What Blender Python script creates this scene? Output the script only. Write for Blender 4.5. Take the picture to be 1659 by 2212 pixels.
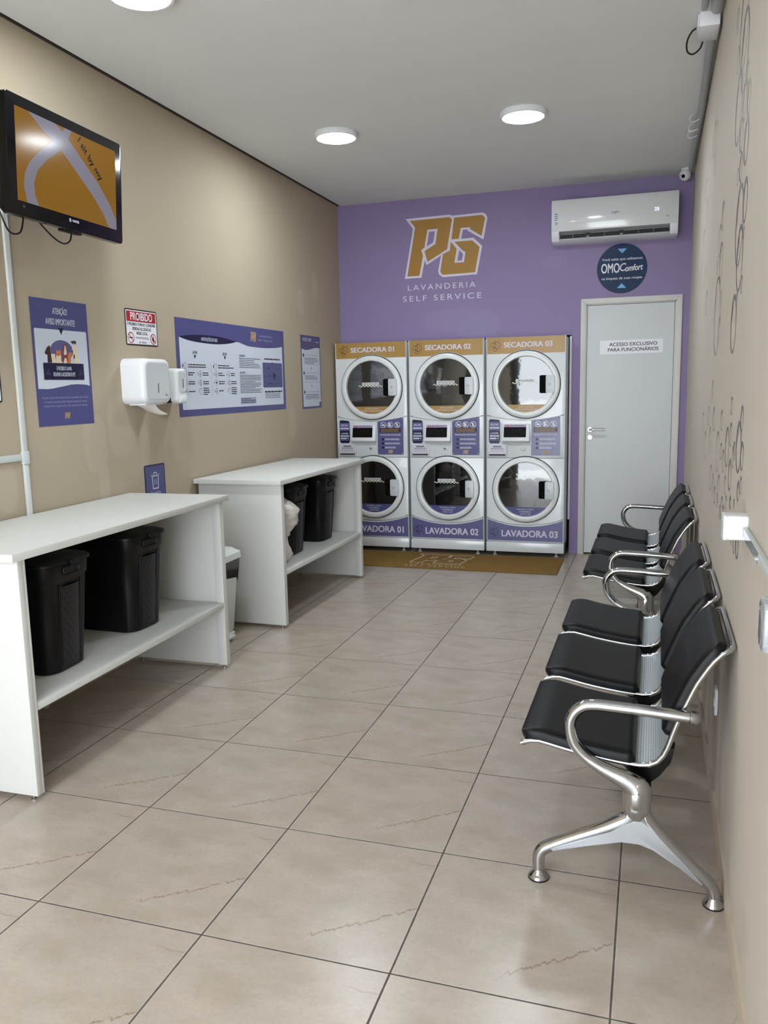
import bpy, bmesh, math, random
from mathutils import Vector, Matrix
from math import sin, cos, pi, radians, sqrt, atan2

for _o in list(bpy.data.objects):
    bpy.data.objects.remove(_o, do_unlink=True)
SC = bpy.context.scene
COL = SC.collection

# ------------------------------------------------------------------ camera
RIGHT = Vector((0.952974, 0.302362, -0.020438))
UP = Vector((-0.02654, 0.150448, 0.988262))
FWD = Vector((-0.301888, 0.941245, -0.151397))
cam = bpy.data.cameras.new('camera')
cam.sensor_fit = 'VERTICAL'; cam.sensor_height = 36.0; cam.lens = 28.7845
cam.clip_start = 0.05; cam.clip_end = 200
cam_ob = bpy.data.objects.new('camera', cam); COL.objects.link(cam_ob)
m = Matrix((RIGHT, UP, -FWD)).transposed().to_4x4()
m.translation = Vector((2.65848, -1.77083, 1.46182))
cam_ob.matrix_world = m
SC.camera = cam_ob

# ------------------------------------------------------------------ world, daylight, exposure
SC.view_settings.view_transform = 'Standard'
SC.view_settings.look = 'None'
SC.view_settings.gamma = 1.0
SC.view_settings.use_curve_mapping = False
SC.view_settings.exposure = 0.66
W = bpy.data.worlds.new('overcast_sky'); SC.world = W; W.use_nodes = True
nt = W.node_tree; nt.nodes.clear()
wo = nt.nodes.new('ShaderNodeOutputWorld'); bg = nt.nodes.new('ShaderNodeBackground')
tc = nt.nodes.new('ShaderNodeTexCoord'); sep = nt.nodes.new('ShaderNodeSeparateXYZ'); rp = nt.nodes.new('ShaderNodeValToRGB')
nt.links.new(tc.outputs['Generated'], sep.inputs[0]); nt.links.new(sep.outputs['Z'], rp.inputs[0])
rp.color_ramp.elements[0].position = 0.0; rp.color_ramp.elements[0].color = (0.68, 0.72, 0.77, 1)
rp.color_ramp.elements[1].position = 0.7; rp.color_ramp.elements[1].color = (0.87, 0.94, 1.0, 1)
nt.links.new(rp.outputs[0], bg.inputs['Color']); bg.inputs['Strength'].default_value = 6.5
nt.links.new(bg.outputs[0], wo.inputs['Surface'])
LAMP_STRENGTH = 85.0
YF = -2.7                                            # shop front behind the camera
pl = bpy.data.lights.new('daylight_portal', 'AREA'); pl.shape = 'RECTANGLE'; pl.size = 2.55; pl.size_y = 2.6
pl.cycles.is_portal = True
plo = bpy.data.objects.new('daylight_portal', pl); COL.objects.link(plo)
plo.location = (1.6, YF - 0.02, 1.32); plo.rotation_euler = (radians(90), 0, 0)   # faces into the room (+y)
sun = bpy.data.lights.new('sun', 'SUN'); sun.energy = 34.0; sun.angle = radians(8); sun.color = (1.0, 0.99, 0.97)
suno = bpy.data.objects.new('sun', sun); COL.objects.link(suno); suno.location = (0, -6, 8)
suno.rotation_euler = Vector((-0.45, -0.22, -0.85)).to_track_quat('-Z', 'Y').to_euler()

# ------------------------------------------------------------------ materials
def lin(c):
    return c / 12.92 if c <= 0.04045 else ((c + 0.055) / 1.055) ** 2.4
def rgb(h):
    h = h.lstrip('#'); return tuple(lin(int(h[i:i + 2], 16) / 255) for i in (0, 2, 4)) + (1.0,)
MATS = {}
def mat(name, col, rough=0.5, metal=0.0, spec=0.5, var=0.0, vscale=8.0, bump=0.0, bscale=60.0, coat=0.0, emit=None, estr=0.0, trans=0.0, alpha=1.0, sheen=0.0):
    if name in MATS: return MATS[name]
    M = bpy.data.materials.new(name); M.use_nodes = True; t = M.node_tree
    b = t.nodes['Principled BSDF']
    c = rgb(col) if isinstance(col, str) else col
    b.inputs['Base Color'].default_value = c; b.inputs['Roughness'].default_value = rough
    b.inputs['Metallic'].default_value = metal; b.inputs['Specular IOR Level'].default_value = spec
    b.inputs['Coat Weight'].default_value = coat; b.inputs['Transmission Weight'].default_value = trans
    b.inputs['Coat Roughness'].default_value = 0.06
    b.inputs['Alpha'].default_value = alpha
    if emit: b.inputs['Emission Color'].default_value = rgb(emit); b.inputs['Emission Strength'].default_value = estr
    if var or bump:
        g = t.nodes.new('ShaderNodeTexCoord'); n = t.nodes.new('ShaderNodeTexNoise')
        n.inputs['Scale'].default_value = vscale; n.inputs['Detail'].default_value = 4
        t.links.new(g.outputs['Object'], n.inputs['Vector'])
        if var:
            mx = t.nodes.new('ShaderNodeMix'); mx.data_type = 'RGBA'
            mx.inputs[6].default_value = tuple(v * (1 - var) for v in c[:3]) + (1,)
            mx.inputs[7].default_value = tuple(min(1, v * (1 + var)) for v in c[:3]) + (1,)
            t.links.new(n.outputs['Fac'], mx.inputs[0]); t.links.new(mx.outputs[2], b.inputs['Base Color'])
        if bump:
            n2 = t.nodes.new('ShaderNodeTexNoise'); n2.inputs['Scale'].default_value = bscale; n2.inputs['Detail'].default_value = 3
            t.links.new(g.outputs['Object'], n2.inputs['Vector'])
            bp = t.nodes.new('ShaderNodeBump'); bp.inputs['Strength'].default_value = bump; bp.inputs['Distance'].default_value = 0.002
            t.links.new(n2.outputs['Fac'], bp.inputs['Height']); t.links.new(bp.outputs[0], b.inputs['Normal'])
    MATS[name] = M; return M

class NT:
    """small helper for node maths"""
    def __init__(s, t): s.t = t
    def m(s, op, a, b=None, c=None, clamp=False):
        n = s.t.nodes.new('ShaderNodeMath'); n.operation = op; n.use_clamp = clamp
        for i, v in enumerate((a, b, c)):
            if v is None: continue
            if isinstance(v, (int, float)): n.inputs[i].default_value = v
            else: s.t.links.new(v, n.inputs[i])
        return n.outputs[0]
    def noise(s, vec, scale, detail=3, rough=0.5):
        n = s.t.nodes.new('ShaderNodeTexNoise'); n.inputs['Scale'].default_value = scale
        n.inputs['Detail'].default_value = detail; n.inputs['Roughness'].default_value = rough
        s.t.links.new(vec, n.inputs['Vector']); return n.outputs['Fac']
    def xyz(s, x, y, z=0.0):
        n = s.t.nodes.new('ShaderNodeCombineXYZ')
        for i, v in enumerate((x, y, z)):
            if isinstance(v, (int, float)): n.inputs[i].default_value = v
            else: s.t.links.new(v, n.inputs[i])
        return n.outputs[0]
    def mix(s, f, a, b):
        n = s.t.nodes.new('ShaderNodeMix'); n.data_type = 'RGBA'
        for i, v in ((0, f), (6, a), (7, b)):
            if isinstance(v, (int, float, tuple)): n.inputs[i].default_value = v
            else: s.t.links.new(v, n.inputs[i])
        return n.outputs[2]
    def step(s, v, lo, hi):
        n = s.t.nodes.new('ShaderNodeMapRange'); n.interpolation_type = 'SMOOTHSTEP'
        n.inputs[1].default_value = lo; n.inputs[2].default_value = hi
        s.t.links.new(v, n.inputs[0]); return n.outputs[0]

def floor_mat():
    M = bpy.data.materials.new('ceramic_tile'); M.use_nodes = True; t = M.node_tree; b = t.nodes['Principled BSDF']; N = NT(t)
    g = t.nodes.new('ShaderNodeTexCoord'); s = t.nodes.new('ShaderNodeSeparateXYZ'); t.links.new(g.outputs['Object'], s.inputs[0])
    x, y = s.outputs['X'], s.outputs['Y']
    TX, TY = 0.5354, 0.56
    xs = N.m('SUBTRACT', x, N.m('MULTIPLY', y, 0.006))
    U = N.m('DIVIDE', N.m('SUBTRACT', xs, 1.0097 - 5 * TX), TX); V = N.m('DIVIDE', N.m('ADD', y, 10 * TY), TY)
    u = N.m('FRACT', U); v = N.m('FRACT', V); iu = N.m('FLOOR', U); iv = N.m('FLOOR', V)
    du = N.m('MULTIPLY', N.m('MINIMUM', u, N.m('SUBTRACT', 1.0, u)), TX); dv = N.m('MULTIPLY', N.m('MINIMUM', v, N.m('SUBTRACT', 1.0, v)), TY)
    wob = N.m('MULTIPLY', N.m('SUBTRACT', N.noise(g.outputs['Object'], 22, 3), 0.5), 0.0022)
    gl = N.m('SUBTRACT', 1.0, N.step(N.m('ADD', du, wob), 0.0022, 0.0034)); gt = N.m('SUBTRACT', 1.0, N.step(N.m('ADD', dv, wob), 0.0018, 0.0030))
    grout = N.m('MAXIMUM', gl, gt)
    edge = N.m('SUBTRACT', 1.0, N.step(N.m('MINIMUM', du, dv), 0.0025, 0.007))
    tile = N.xyz(u, v, 0.0)
    # printed veining, the same on every tile
    def vein(v0, sl, amp, sc, w, u0, u1, off):
        wv = N.m('MULTIPLY', N.m('SUBTRACT', N.noise(N.xyz(N.m('ADD', u, off), 0.0, 3.1), sc, 6, 0.68), 0.5), amp)
        line = N.m('ADD', N.m('ADD', N.m('MULTIPLY', u, sl), v0), wv)
        d = N.m('ABSOLUTE', N.m('SUBTRACT', v, line))
        brk = N.step(N.noise(N.xyz(u, v, off), 14, 3), 0.22, 0.45)
        mk = N.m('MULTIPLY', N.m('SUBTRACT', 1.0, N.step(d, w * 0.25, w)), N.m('MULTIPLY', N.step(u, u0, u0 + 0.15), N.m('SUBTRACT', 1.0, N.step(u, u1 - 0.02, u1))))
        return N.m('MULTIPLY', mk, brk)
    ve = N.m('MAXIMUM', vein(-0.24, 0.72, 0.20, 11, 0.011, 0.44, 1.0, 0.0), N.m('MULTIPLY', vein(0.90, -0.04, 0.06, 14, 0.010, 0.76, 1.0, 2.3), 0.45))
    sp = N.step(N.noise(N.xyz(u, N.m('MULTIPLY', v, 2.6), 0.4), 62, 3, 0.65), 0.60, 0.70)
    sp = N.m('MULTIPLY', sp, N.step(N.noise(N.xyz(u, v, 9.0), 4, 2), 0.40, 0.62))
    cl = N.noise(N.xyz(N.m('ADD', u, iu), N.m('ADD', v, iv), 0.0), 2.2, 4, 0.55)
    pt = N.noise(N.xyz(N.m('MULTIPLY', u, 1.0), N.m('MULTIPLY', v, 1.8), 5.0), 3.5, 5, 0.6)
    c0 = N.mix(N.step(pt, 0.2, 0.8), rgb('#a29689'), rgb('#b3a79b'))
    c0 = N.mix(N.m('MULTIPLY', N.step(cl, 0.35, 0.7), 0.35), c0, rgb('#afa79d'))
    c0 = N.mix(N.m('MULTIPLY', N.step(N.noise(g.outputs['Object'], 75, 3, 0.6), 0.3, 0.75), 0.16), c0, rgb('#8a8074'))
    c0 = N.mix(N.m('MULTIPLY', sp, 0.40), c0, rgb('#75695c'))
    c0 = N.mix(N.m('MULTIPLY', ve, 0.52), c0, rgb('#6e5743'))
    c0 = N.mix(N.m('MULTIPLY', edge, 0.25), c0, rgb('#cfc4b6'))
    c0 = N.mix(grout, c0, rgb('#524c47'))
    t.links.new(c0, b.inputs['Base Color'])
    b.inputs['Specular IOR Level'].default_value = 0.45
    ro = N.m('ADD', 0.26, N.m('MULTIPLY', grout, 0.5))
    t.links.new(ro, b.inputs['Roughness'])
    h = N.m('ADD', N.m('MULTIPLY', grout, -1.0), N.m('MULTIPLY', N.noise(g.outputs['Object'], 90, 3), 0.10))
    bp = t.nodes.new('ShaderNodeBump'); bp.inputs['Strength'].default_value = 0.35; bp.inputs['Distance'].default_value = 0.002
    t.links.new(h, bp.inputs['Height']); t.links.new(bp.outputs[0], b.inputs['Normal'])
    return M

def wall_mat(name, col, patches=(), pcol=None, bump=0.12, rough=0.7, axis='Y', low_tone=None):
    """painted plaster; patches = touched-up paint streaks (along, z, half width, half height)"""
    M = bpy.data.materials.new(name); M.use_nodes = True; t = M.node_tree; b = t.nodes['Principled BSDF']; N = NT(t)
    g = t.nodes.new('ShaderNodeTexCoord'); s = t.nodes.new('ShaderNodeSeparateXYZ'); t.links.new(g.outputs['Object'], s.inputs[0])
    a, z = s.outputs[axis], s.outputs['Z']
    n = N.noise(g.outputs['Object'], 3.0, 4); c = rgb(col)
    out = N.mix(n, tuple(k * 0.97 for k in c[:3]) + (1,), tuple(min(1, k * 1.03) for k in c[:3]) + (1,))
    mask = None
    for (pa, pz, wa, wz) in patches:
        wv = N.m('MULTIPLY', N.m('SUBTRACT', N.noise(g.outputs['Object'], 11, 3), 0.5), 0.7)
        ea = N.m('DIVIDE', N.m('SUBTRACT', a, pa), wa); ez = N.m('DIVIDE', N.m('SUBTRACT', z, pz), wz)
        d = N.m('ADD', N.m('ADD', N.m('MULTIPLY', ea, ea), N.m('POWER', N.m('ABSOLUTE', ez), 3.0)), wv)
        k = N.m('SUBTRACT', 1.0, N.step(d, 0.55, 1.15))
        mask = k if mask is None else N.m('MAXIMUM', mask, k)
    if mask is not None: out = N.mix(N.m('MULTIPLY', mask, 0.42), out, rgb(pcol))
    if low_tone:                                          # patchy greyer tone, stronger towards the bottom of the wall
        w = N.m('MULTIPLY', N.m('SUBTRACT', 1.0, N.step(z, low_tone[0], low_tone[1])), N.step(N.noise(g.outputs['Object'], 6, 4), 0.4, 0.7))
        out = N.mix(N.m('MULTIPLY', w, 0.35), out, rgb('#979085'))
    t.links.new(out, b.inputs['Base Color']); b.inputs['Roughness'].default_value = rough; b.inputs['Specular IOR Level'].default_value = 0.3
    bp = t.nodes.new('ShaderNodeBump'); bp.inputs['Strength'].default_value = bump; bp.inputs['Distance'].default_value = 0.002
    t.links.new(N.noise(g.outputs['Object'], 120, 4), bp.inputs['Height']); t.links.new(bp.outputs[0], b.inputs['Normal'])
    return M

def dot_mat(name, base, hole, sx, sy, rad, rough, metal, axes=('Y', 'Z')):
    """staggered round perforations"""
    M = bpy.data.materials.new(name); M.use_nodes = True; t = M.node_tree; b = t.nodes['Principled BSDF']; N = NT(t)
    g = t.nodes.new('ShaderNodeTexCoord')
    if axes == 'UV':
        s = t.nodes.new('ShaderNodeSeparateXYZ'); t.links.new(g.outputs['UV'], s.inputs[0]); a, c = s.outputs['X'], s.outputs['Y']
    else:
        s = t.nodes.new('ShaderNodeSeparateXYZ'); t.links.new(g.outputs['Object'], s.inputs[0]); a, c = s.outputs[axes[0]], s.outputs[axes[1]]
    R = N.m('DIVIDE', c, sy); row = N.m('FLOOR', R)
    A = N.m('ADD', N.m('DIVIDE', a, sx), N.m('MULTIPLY', N.m('FRACT', N.m('MULTIPLY', row, 0.5)), 1.0))
    fu = N.m('MULTIPLY', N.m('SUBTRACT', N.m('FRACT', A), 0.5), sx); fv = N.m('MULTIPLY', N.m('SUBTRACT', N.m('FRACT', R), 0.5), sy)
    d = N.m('SQRT', N.m('ADD', N.m('MULTIPLY', fu, fu), N.m('MULTIPLY', fv, fv)))
    k = N.m('SUBTRACT', 1.0, N.step(d, rad * 0.85, rad * 1.1))
    t.links.new(N.mix(k, rgb(base), rgb(hole)), b.inputs['Base Color'])
    t.links.new(N.m('MULTIPLY', N.m('SUBTRACT', 1.0, k), metal), b.inputs['Metallic'])
    b.inputs['Roughness'].default_value = rough
    return M

WHITE = mat('white_laminate', '#cecfcc', 0.42, spec=0.35, var=0.015, vscale=30, bump=0.03, bscale=300)
ENAMEL = mat('white_enamel', '#d3d7da', 0.22, spec=0.5, coat=0.3, var=0.01)
PLASTIC = mat('white_plastic', '#dcdee2', 0.35, spec=0.45, var=0.01)
GREYPL = mat('pale_grey_plastic', '#c3c7cb', 0.30, spec=0.5)
RINGGREY = mat('grey_plastic_ring', '#d8dbdc', 0.28, spec=0.5, coat=0.2)
DARKGAP = mat('dark_gap', '#15151a', 0.7)
CHROME = mat('chrome', '#bcbec0', 0.09, metal=1.0, var=0.01)
CASTAL = mat('polished_aluminium', '#bdbec0', 0.20, metal=1.0, var=0.02)
MATTEAL = mat('matt_aluminium', '#b9bdc2', 0.42, metal=0.85)
VINYL = mat('black_vinyl', '#08090b', 0.45, spec=0.25, var=0.06, vscale=60, bump=0.06, bscale=220)
BLACKPL = mat('black_plastic', '#0a0a0c', 0.40, spec=0.4, bump=0.03)
HAMPER = mat('black_hamper_plastic', '#060608', 0.42, spec=0.3, bump=0.03)
GLOSSBLK = mat('gloss_black', '#07070a', 0.12, spec=0.3)
SCREENBLK = mat('display_black', '#030304', 0.45, spec=0.12)
PURPLE = mat('sticker_purple', '#5b5986', 0.30, spec=0.4, var=0.02)
PURPLE2 = mat('poster_purple', '#4a4b7c', 0.32, spec=0.4, var=0.02)
NAVY = mat('poster_navy', '#14143a', 0.32, spec=0.4)
PAPER = mat('poster_white', '#c3cbd8', 0.30, spec=0.4)
SIGNWHITE = mat('sign_white', '#dcdde2', 0.30, spec=0.4)
GOLD = mat('sticker_gold', '#a27f42', 0.30, spec=0.45, var=0.03)
LOGOGOLD = mat('logo_gold', '#9f7834', 0.45, spec=0.3, var=0.05)
LOGOWHITE = mat('logo_pale', '#cfc9dc', 0.5)
INK = mat('ink', '#14141c', 0.4)
GREYINK = mat('grey_ink', '#5a5d70', 0.4)
RED = mat('sign_red', '#a0222a', 0.32)
BROWNINK = mat('brown_line', '#4a2a1a', 0.4)
BLUENAVY = mat('round_sticker_navy', '#0c2a50', 0.35, spec=0.2, var=0.03)
SKYBLUE = mat('round_sticker_blue', '#5aa3dd', 0.35)
STEEL = mat('satin_steel', '#c7c8ca', 0.22, metal=1.0)
LILAC = mat('screen_strip_lilac', '#a590b4', 0.3)
CREAM = mat('fur_cream', '#d6c8ac', 0.4); ORANGE = mat('fur_orange', '#c2703f', 0.4); BROWN = mat('fur_brown', '#3a1c18', 0.4); RUST = mat('fur_rust', '#7a3428', 0.4)
GLASS = mat('dark_door_glass', '#0a0a0c', 0.03, spec=0.8, coat=0.9, bump=1.0, bscale=5)
SKIRT = mat('skirting_paint', '#b5a796', 0.55, var=0.05, bump=0.1)
PURPLEWALL = wall_mat('purple_wall_paint', '#87789f', patches=((1.05, 2.02, .30, .10), (1.25, 1.98, .22, .12), (1.9, 2.45, .10, .05)), pcol='#9184a8', bump=0.25, rough=0.5, axis='X')
BEIGE = wall_mat('beige_wall_paint', '#aa9e8a', patches=((1.75, 1.20, .10, .16), (1.98, 1.28, .13, .18), (2.18, 1.16, .05, .13), (1.80, 1.00, .045, .12), (1.12, 1.05, .07, .12), (4.45, 2.15, .07, .10), (4.75, 2.3, .06, .12), (4.2, 1.2, .07, .14)), pcol='#b9af9d')
BEIGE2 = wall_mat('pale_beige_wall_paint', '#bab1a5', low_tone=(0.05, 0.5))
CEIL = wall_mat('ceiling_paint', '#dcdddc', bump=0.05, rough=0.8)

# ------------------------------------------------------------------ mesh builder
class MB:
    def __init__(s): s.v = []; s.f = []; s.fm = []; s.mats = []
    def mi(s, m):
        if m not in s.mats: s.mats.append(m)
        return s.mats.index(m)
    def add(s, vs, fs, m, M=None):
        o = len(s.v); k = s.mi(m)
        for p in vs:
            p = Vector(p); s.v.append(M @ p if M is not None else p)
        for f in fs: s.f.append([o + i for i in f]); s.fm.append(k)
        return s
    def frombm(s, bm, m, M=None):
        bm.verts.ensure_lookup_table(); bm.verts.index_update()
        s.add([v.co.copy() for v in bm.verts], [[v.index for v in f.verts] for f in bm.faces], m, M); bm.free(); return s
    def box(s, x0, x1, y0, y1, z0, z1, m, bev=0.0, seg=2, M=None):
        bm = bmesh.new(); bmesh.ops.create_cube(bm, size=1)
        for v in bm.verts:
            v.co = Vector(((x0 + x1) / 2 + v.co.x * (x1 - x0), (y0 + y1) / 2 + v.co.y * (y1 - y0), (z0 + z1) / 2 + v.co.z * (z1 - z0)))
        if bev > 0: bmesh.ops.bevel(bm, geom=bm.edges[:], offset=bev, segments=seg, profile=0.5, affect='EDGES')
        return s.frombm(bm, m, M)
    def prism(s, poly, d0, d1, m, M=None, bev=0.0):
        """polygon in local xy, extruded along local z"""
        n = len(poly); a = sum(poly[i][0] * poly[(i + 1) % n][1] - poly[(i + 1) % n][0] * poly[i][1] for i in range(n))
        if a < 0: poly = poly[::-1]
        if bev > 0:
            bm = bmesh.new(); lo = [bm.verts.new((p[0], p[1], d0)) for p in poly]; hi = [bm.verts.new((p[0], p[1], d1)) for p in poly]
            bm.faces.new(lo[::-1]); bm.faces.new(hi)
            for i in range(n): bm.faces.new((lo[i], lo[(i + 1) % n], hi[(i + 1) % n], hi[i]))
            es = [e for e in bm.edges if abs(e.verts[0].co.z - e.verts[1].co.z) < 1e-9]
            bmesh.ops.bevel(bm, geom=es, offset=bev, segments=2, profile=0.5, affect='EDGES')
            return s.frombm(bm, m, M)
        vs = [(p[0], p[1], d0) for p in poly] + [(p[0], p[1], d1) for p in poly]
        fs = [list(range(n))[::-1], list(range(n, 2 * n))] + [[i, (i + 1) % n, n + (i + 1) % n, n + i] for i in range(n)]
        return s.add(vs, fs, m, M)
    def flat(s, poly, z, m, M=None):
        n = len(poly); a = sum(poly[i][0] * poly[(i + 1) % n][1] - poly[(i + 1) % n][0] * poly[i][1] for i in range(n))
        if a < 0: poly = poly[::-1]
        return s.add([(p[0], p[1], z) for p in poly], [list(range(n))], m, M)
    def rect(s, x0, y0, x1, y1, z, m, M=None, r=0.0):
        if r > 0: return s.flat(rrect(x0, y0, x1, y1, r), z, m, M)
        return s.flat([(x0, y0), (x1, y0), (x1, y1), (x0, y1)], z, m, M)
    def ring(s, cx, cy, r0, r1, z, m, M=None, n=32, dx=0.0, dy=0.0, a0=0.0, a1=2 * pi):
        vs = []; fs = []
        full = abs(a1 - a0 - 2 * pi) < 1e-6; k = n if full else n + 1
        for i in range(k):
            a = a0 + (a1 - a0) * i / n
            vs += [(cx + dx + r0 * cos(a), cy + dy + r0 * sin(a), z), (cx + r1 * cos(a), cy + r1 * sin(a), z)]
        for i in range(n):
            j = (i + 1) % k; fs.append([2 * i, 2 * i + 1, 2 * j + 1, 2 * j])
        return s.add(vs, fs, m, M)
    def disc(s, cx, cy, r, z, m, M=None, n=32, ry=None):
        return s.flat([(cx + r * cos(2 * pi * i / n), cy + (ry or r) * sin(2 * pi * i / n)) for i in range(n)], z, m, M)
    def lathe(s, prof, m, M=None, n=40):
        """profile (r, z) turned round local z"""
        vs = []; fs = []; k = len(prof)
        for i in range(n):
            a = 2 * pi * i / n
            for r, z in prof: vs.append((r * cos(a), r * sin(a), z))
        for i in range(n):
            j = (i + 1) % n
            for q in range(k - 1): fs.append([i * k + q, j * k + q, j * k + q + 1, i * k + q + 1])
        return s.add(vs, fs, m, M)
    def tube(s, pts, r, m, n=12, closed=False, M=None, up=None):
        """r: number, list of numbers or list of (r across 'up' plane, r out of it)"""
        P = [Vector(p) for p in pts]; k = len(P); rs = r if isinstance(r, (list, tuple)) else [r] * k
        T = []
        for i in range(k):
            a = P[(i - 1) % k] if closed or i > 0 else P[i]; b = P[(i + 1) % k] if closed or i < k - 1 else P[i]
            T.append((b - a).normalized())
        N = Vector(up) if up else (Vector((0, 0, 1)) if abs(T[0].z) < 0.9 else Vector((1, 0, 0)))
        vs = []; fs = []
        for i in range(k):
            if not up: N = (N - N.dot(T[i]) * T[i]).normalized(); n1 = N
            else: n1 = (Vector(up) - Vector(up).dot(T[i]) * T[i]).normalized()
            B = T[i].cross(n1)
            q = rs[i]; ra, rb = q if isinstance(q, (list, tuple)) else (q, q)
            for j in range(n):
                a = 2 * pi * j / n; vs.append(P[i] + B * (ra * cos(a)) + n1 * (rb * sin(a)))
        for i in range(k if closed else k - 1):
            i2 = (i + 1) % k
            for j in range(n): fs.append([i * n + j, i * n + (j + 1) % n, i2 * n + (j + 1) % n, i2 * n + j])
        if not closed: fs.append(list(range(n))[::-1]); fs.append([(k - 1) * n + j for j in range(n)])
        return s.add(vs, fs, m, M)
    def loft(s, loops, m, M=None, cap=True):
        n = len(loops[0]); vs = [p for L in loops for p in L]; fs = []
        for i in range(len(loops) - 1):
            for j in range(n): fs.append([i * n + j, i * n + (j + 1) % n, (i + 1) * n + (j + 1) % n, (i + 1) * n + j])
        if cap: fs.append(list(range(n))[::-1]); fs.append([(len(loops) - 1) * n + j for j in range(n)])
        return s.add(vs, fs, m, M)
    def text(s, body, x, y, h, m, z=0.0, w=None, M=None, al='c', bold=0, rot=0.0, spacing=1.0, shear=0.0):
        """lettering with cap height h, baseline at y; w squeezes or stretches it to that width"""
        vs, fs, x0, x1 = glyphs(body, bold, spacing, shear)
        k = h; wd = (x1 - x0) * k; sx = (w / wd) if w else 1.0
        ox = {'c': -(x0 + x1) / 2, 'l': -x0, 'r': -x1}[al]
        ca, sa = cos(rot), sin(rot); out = []
        sh = [(0, 0)] if bold <= 0 else [(-bold, -bold * .6), (bold, -bold * .6), (-bold, bold * .6), (bold, bold * .6)]
        F = []
        for ex, ey in sh:                              # heavier strokes: the letter struck four times, slightly apart
            o_ = len(out); zz = z + 0.00007 * len(F) / max(1, len(fs))
            for vx, vy in vs:
                a = (vx + ex + ox) * k * sx; b_ = (vy + ey) * k; out.append((x + a * ca - b_ * sa, y + a * sa + b_ * ca, zz))
            F += [[o_ + i_ for i_ in f] for f in fs]
        fs = F
        return s.add(out, fs, m, M)
    def build(s, name, parent=None, M=None, sharp=32.0, recalc=True, uv=None):
        me = bpy.data.meshes.new(name); me.from_pydata(s.v, [], s.f)
        for k in s.mats: me.materials.append(k)
        me.polygons.foreach_set('material_index', s.fm)
        if recalc:
            bm = bmesh.new(); bm.from_mesh(me); bmesh.ops.recalc_face_normals(bm, faces=bm.faces[:]); bm.to_mesh(me); bm.free()
        me.polygons.foreach_set('use_smooth', [True] * len(me.polygons))
        me.set_sharp_from_angle(angle=radians(sharp))
        if uv:
            L = me.uv_layers.new(name='UVMap')
            for lp in me.loops: L.data[lp.index].uv = uv[lp.vertex_index]
        me.update()
        o = bpy.data.objects.new(name, me); COL.objects.link(o)
        if parent: o.parent = parent
        if M is not None: o.matrix_world = M
        return o

_G = {}
def glyphs(body, bold, spacing, shear):
    key = (body, bold, spacing, shear)
    if key in _G: return _G[key]
    def raw(txt):
        cu = bpy.data.curves.new('lettering', 'FONT'); cu.body = txt; cu.size = 1.0; cu.space_character = spacing; cu.shear = shear
        cu.resolution_u = 4; cu.fill_mode = 'BOTH'
        o = bpy.data.objects.new('lettering', cu); COL.objects.link(o)
        dg = bpy.context.evaluated_depsgraph_get(); me = bpy.data.meshes.new_from_object(o.evaluated_get(dg), depsgraph=dg)
        vs = [(v.co.x, v.co.y) for v in me.vertices]; fs = [list(p.vertices) for p in me.polygons]
        bpy.data.objects.remove(o); bpy.data.curves.remove(cu); bpy.data.meshes.remove(me); return vs, fs
    if 'cap' not in _G:
        v, f = raw('H'); _G['cap'] = max(p[1] for p in v) - 0.0
    vs, fs = raw(body); c = _G['cap']; vs = [(a / c, b / c) for a, b in vs]
    _G[key] = (vs, fs, min(p[0] for p in vs), max(p[0] for p in vs)); return _G[key]

def rrect(x0, y0, x1, y1, r, n=5):
    out = []
    for cx, cy, a in ((x1 - r, y1 - r, 0), (x0 + r, y1 - r, pi / 2), (x0 + r, y0 + r, pi), (x1 - r, y0 + r, 3 * pi / 2)):
        for i in range(n + 1): q = a + pi / 2 * i / n; out.append((cx + r * cos(q), cy + r * sin(q)))
    return out
def arcpts(cx, cy, r, a0, a1, n=24): return [(cx + r * cos(a0 + (a1 - a0) * i / n), cy + r * sin(a0 + (a1 - a0) * i / n)) for i in range(n + 1)]
def smooth(pts, k=6):
    P = [Vector(p) for p in pts]; out = []
    for i in range(len(P) - 1):
        p0 = P[max(i - 1, 0)]; p1 = P[i]; p2 = P[i + 1]; p3 = P[min(i + 2, len(P) - 1)]
        for j in range(k):
            t = j / k; out.append(0.5 * ((2 * p1) + (p2 - p0) * t + (2 * p0 - 5 * p1 + 4 * p2 - p3) * t * t + (3 * p1 - p0 - 3 * p2 + p3) * t ** 3))
    out.append(P[-1]); return out
def frame(o, u, v, n):
    m = Matrix((Vector(u), Vector(v), Vector(n))).transposed().to_4x4(); m.translation = Vector(o); return m
def on_left(y, z, d=0.0): return frame((d, y, z), (0, 1, 0), (0, 0, 1), (1, 0, 0))
def on_back(x, z, d=0.0): return frame((x, YB - d, z), (1, 0, 0), (0, 0, 1), (0, -1, 0))
TILT = 0.0108                                         # the right-hand wall runs out of square by this angle
def wall_x(y): return 2.9065 + TILT * y
def on_right(y, z, d=0.0):
    n = Vector((-1, TILT, 0)).normalized(); u = Vector((-TILT, -1, 0)).normalized()
    return frame(Vector((wall_x(y), y, z)) + n * d, u, (0, 0, 1), n)
FRONT = frame((0, 0, 0), (1, 0, 0), (0, 0, 1), (0, -1, 0))     # a front face looking towards -y
FLAT = Matrix.Identity(4)

def tag(o, label, cat, group=None):
    o['label'] = label; o['category'] = cat
    if group: o['group'] = group
    return o
def thing(name, label, cat, loc=(0, 0, 0), rz=0.0, group=None):
    o = bpy.data.objects.new(name, None); COL.objects.link(o); o.empty_display_size = 0.1
    o.location = loc; o.rotation_euler = (0, 0, rz); return tag(o, label, cat, group)
def struct(o): o['kind'] = 'structure'; return o
def copy_tree(o, parent=None):
    c = o.copy(); COL.objects.link(c)
    if parent: c.parent = parent
    for ch in list(o.children): copy_tree(ch, c)
    return c

YB, ZC = 5.3435, 3.0503

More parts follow.
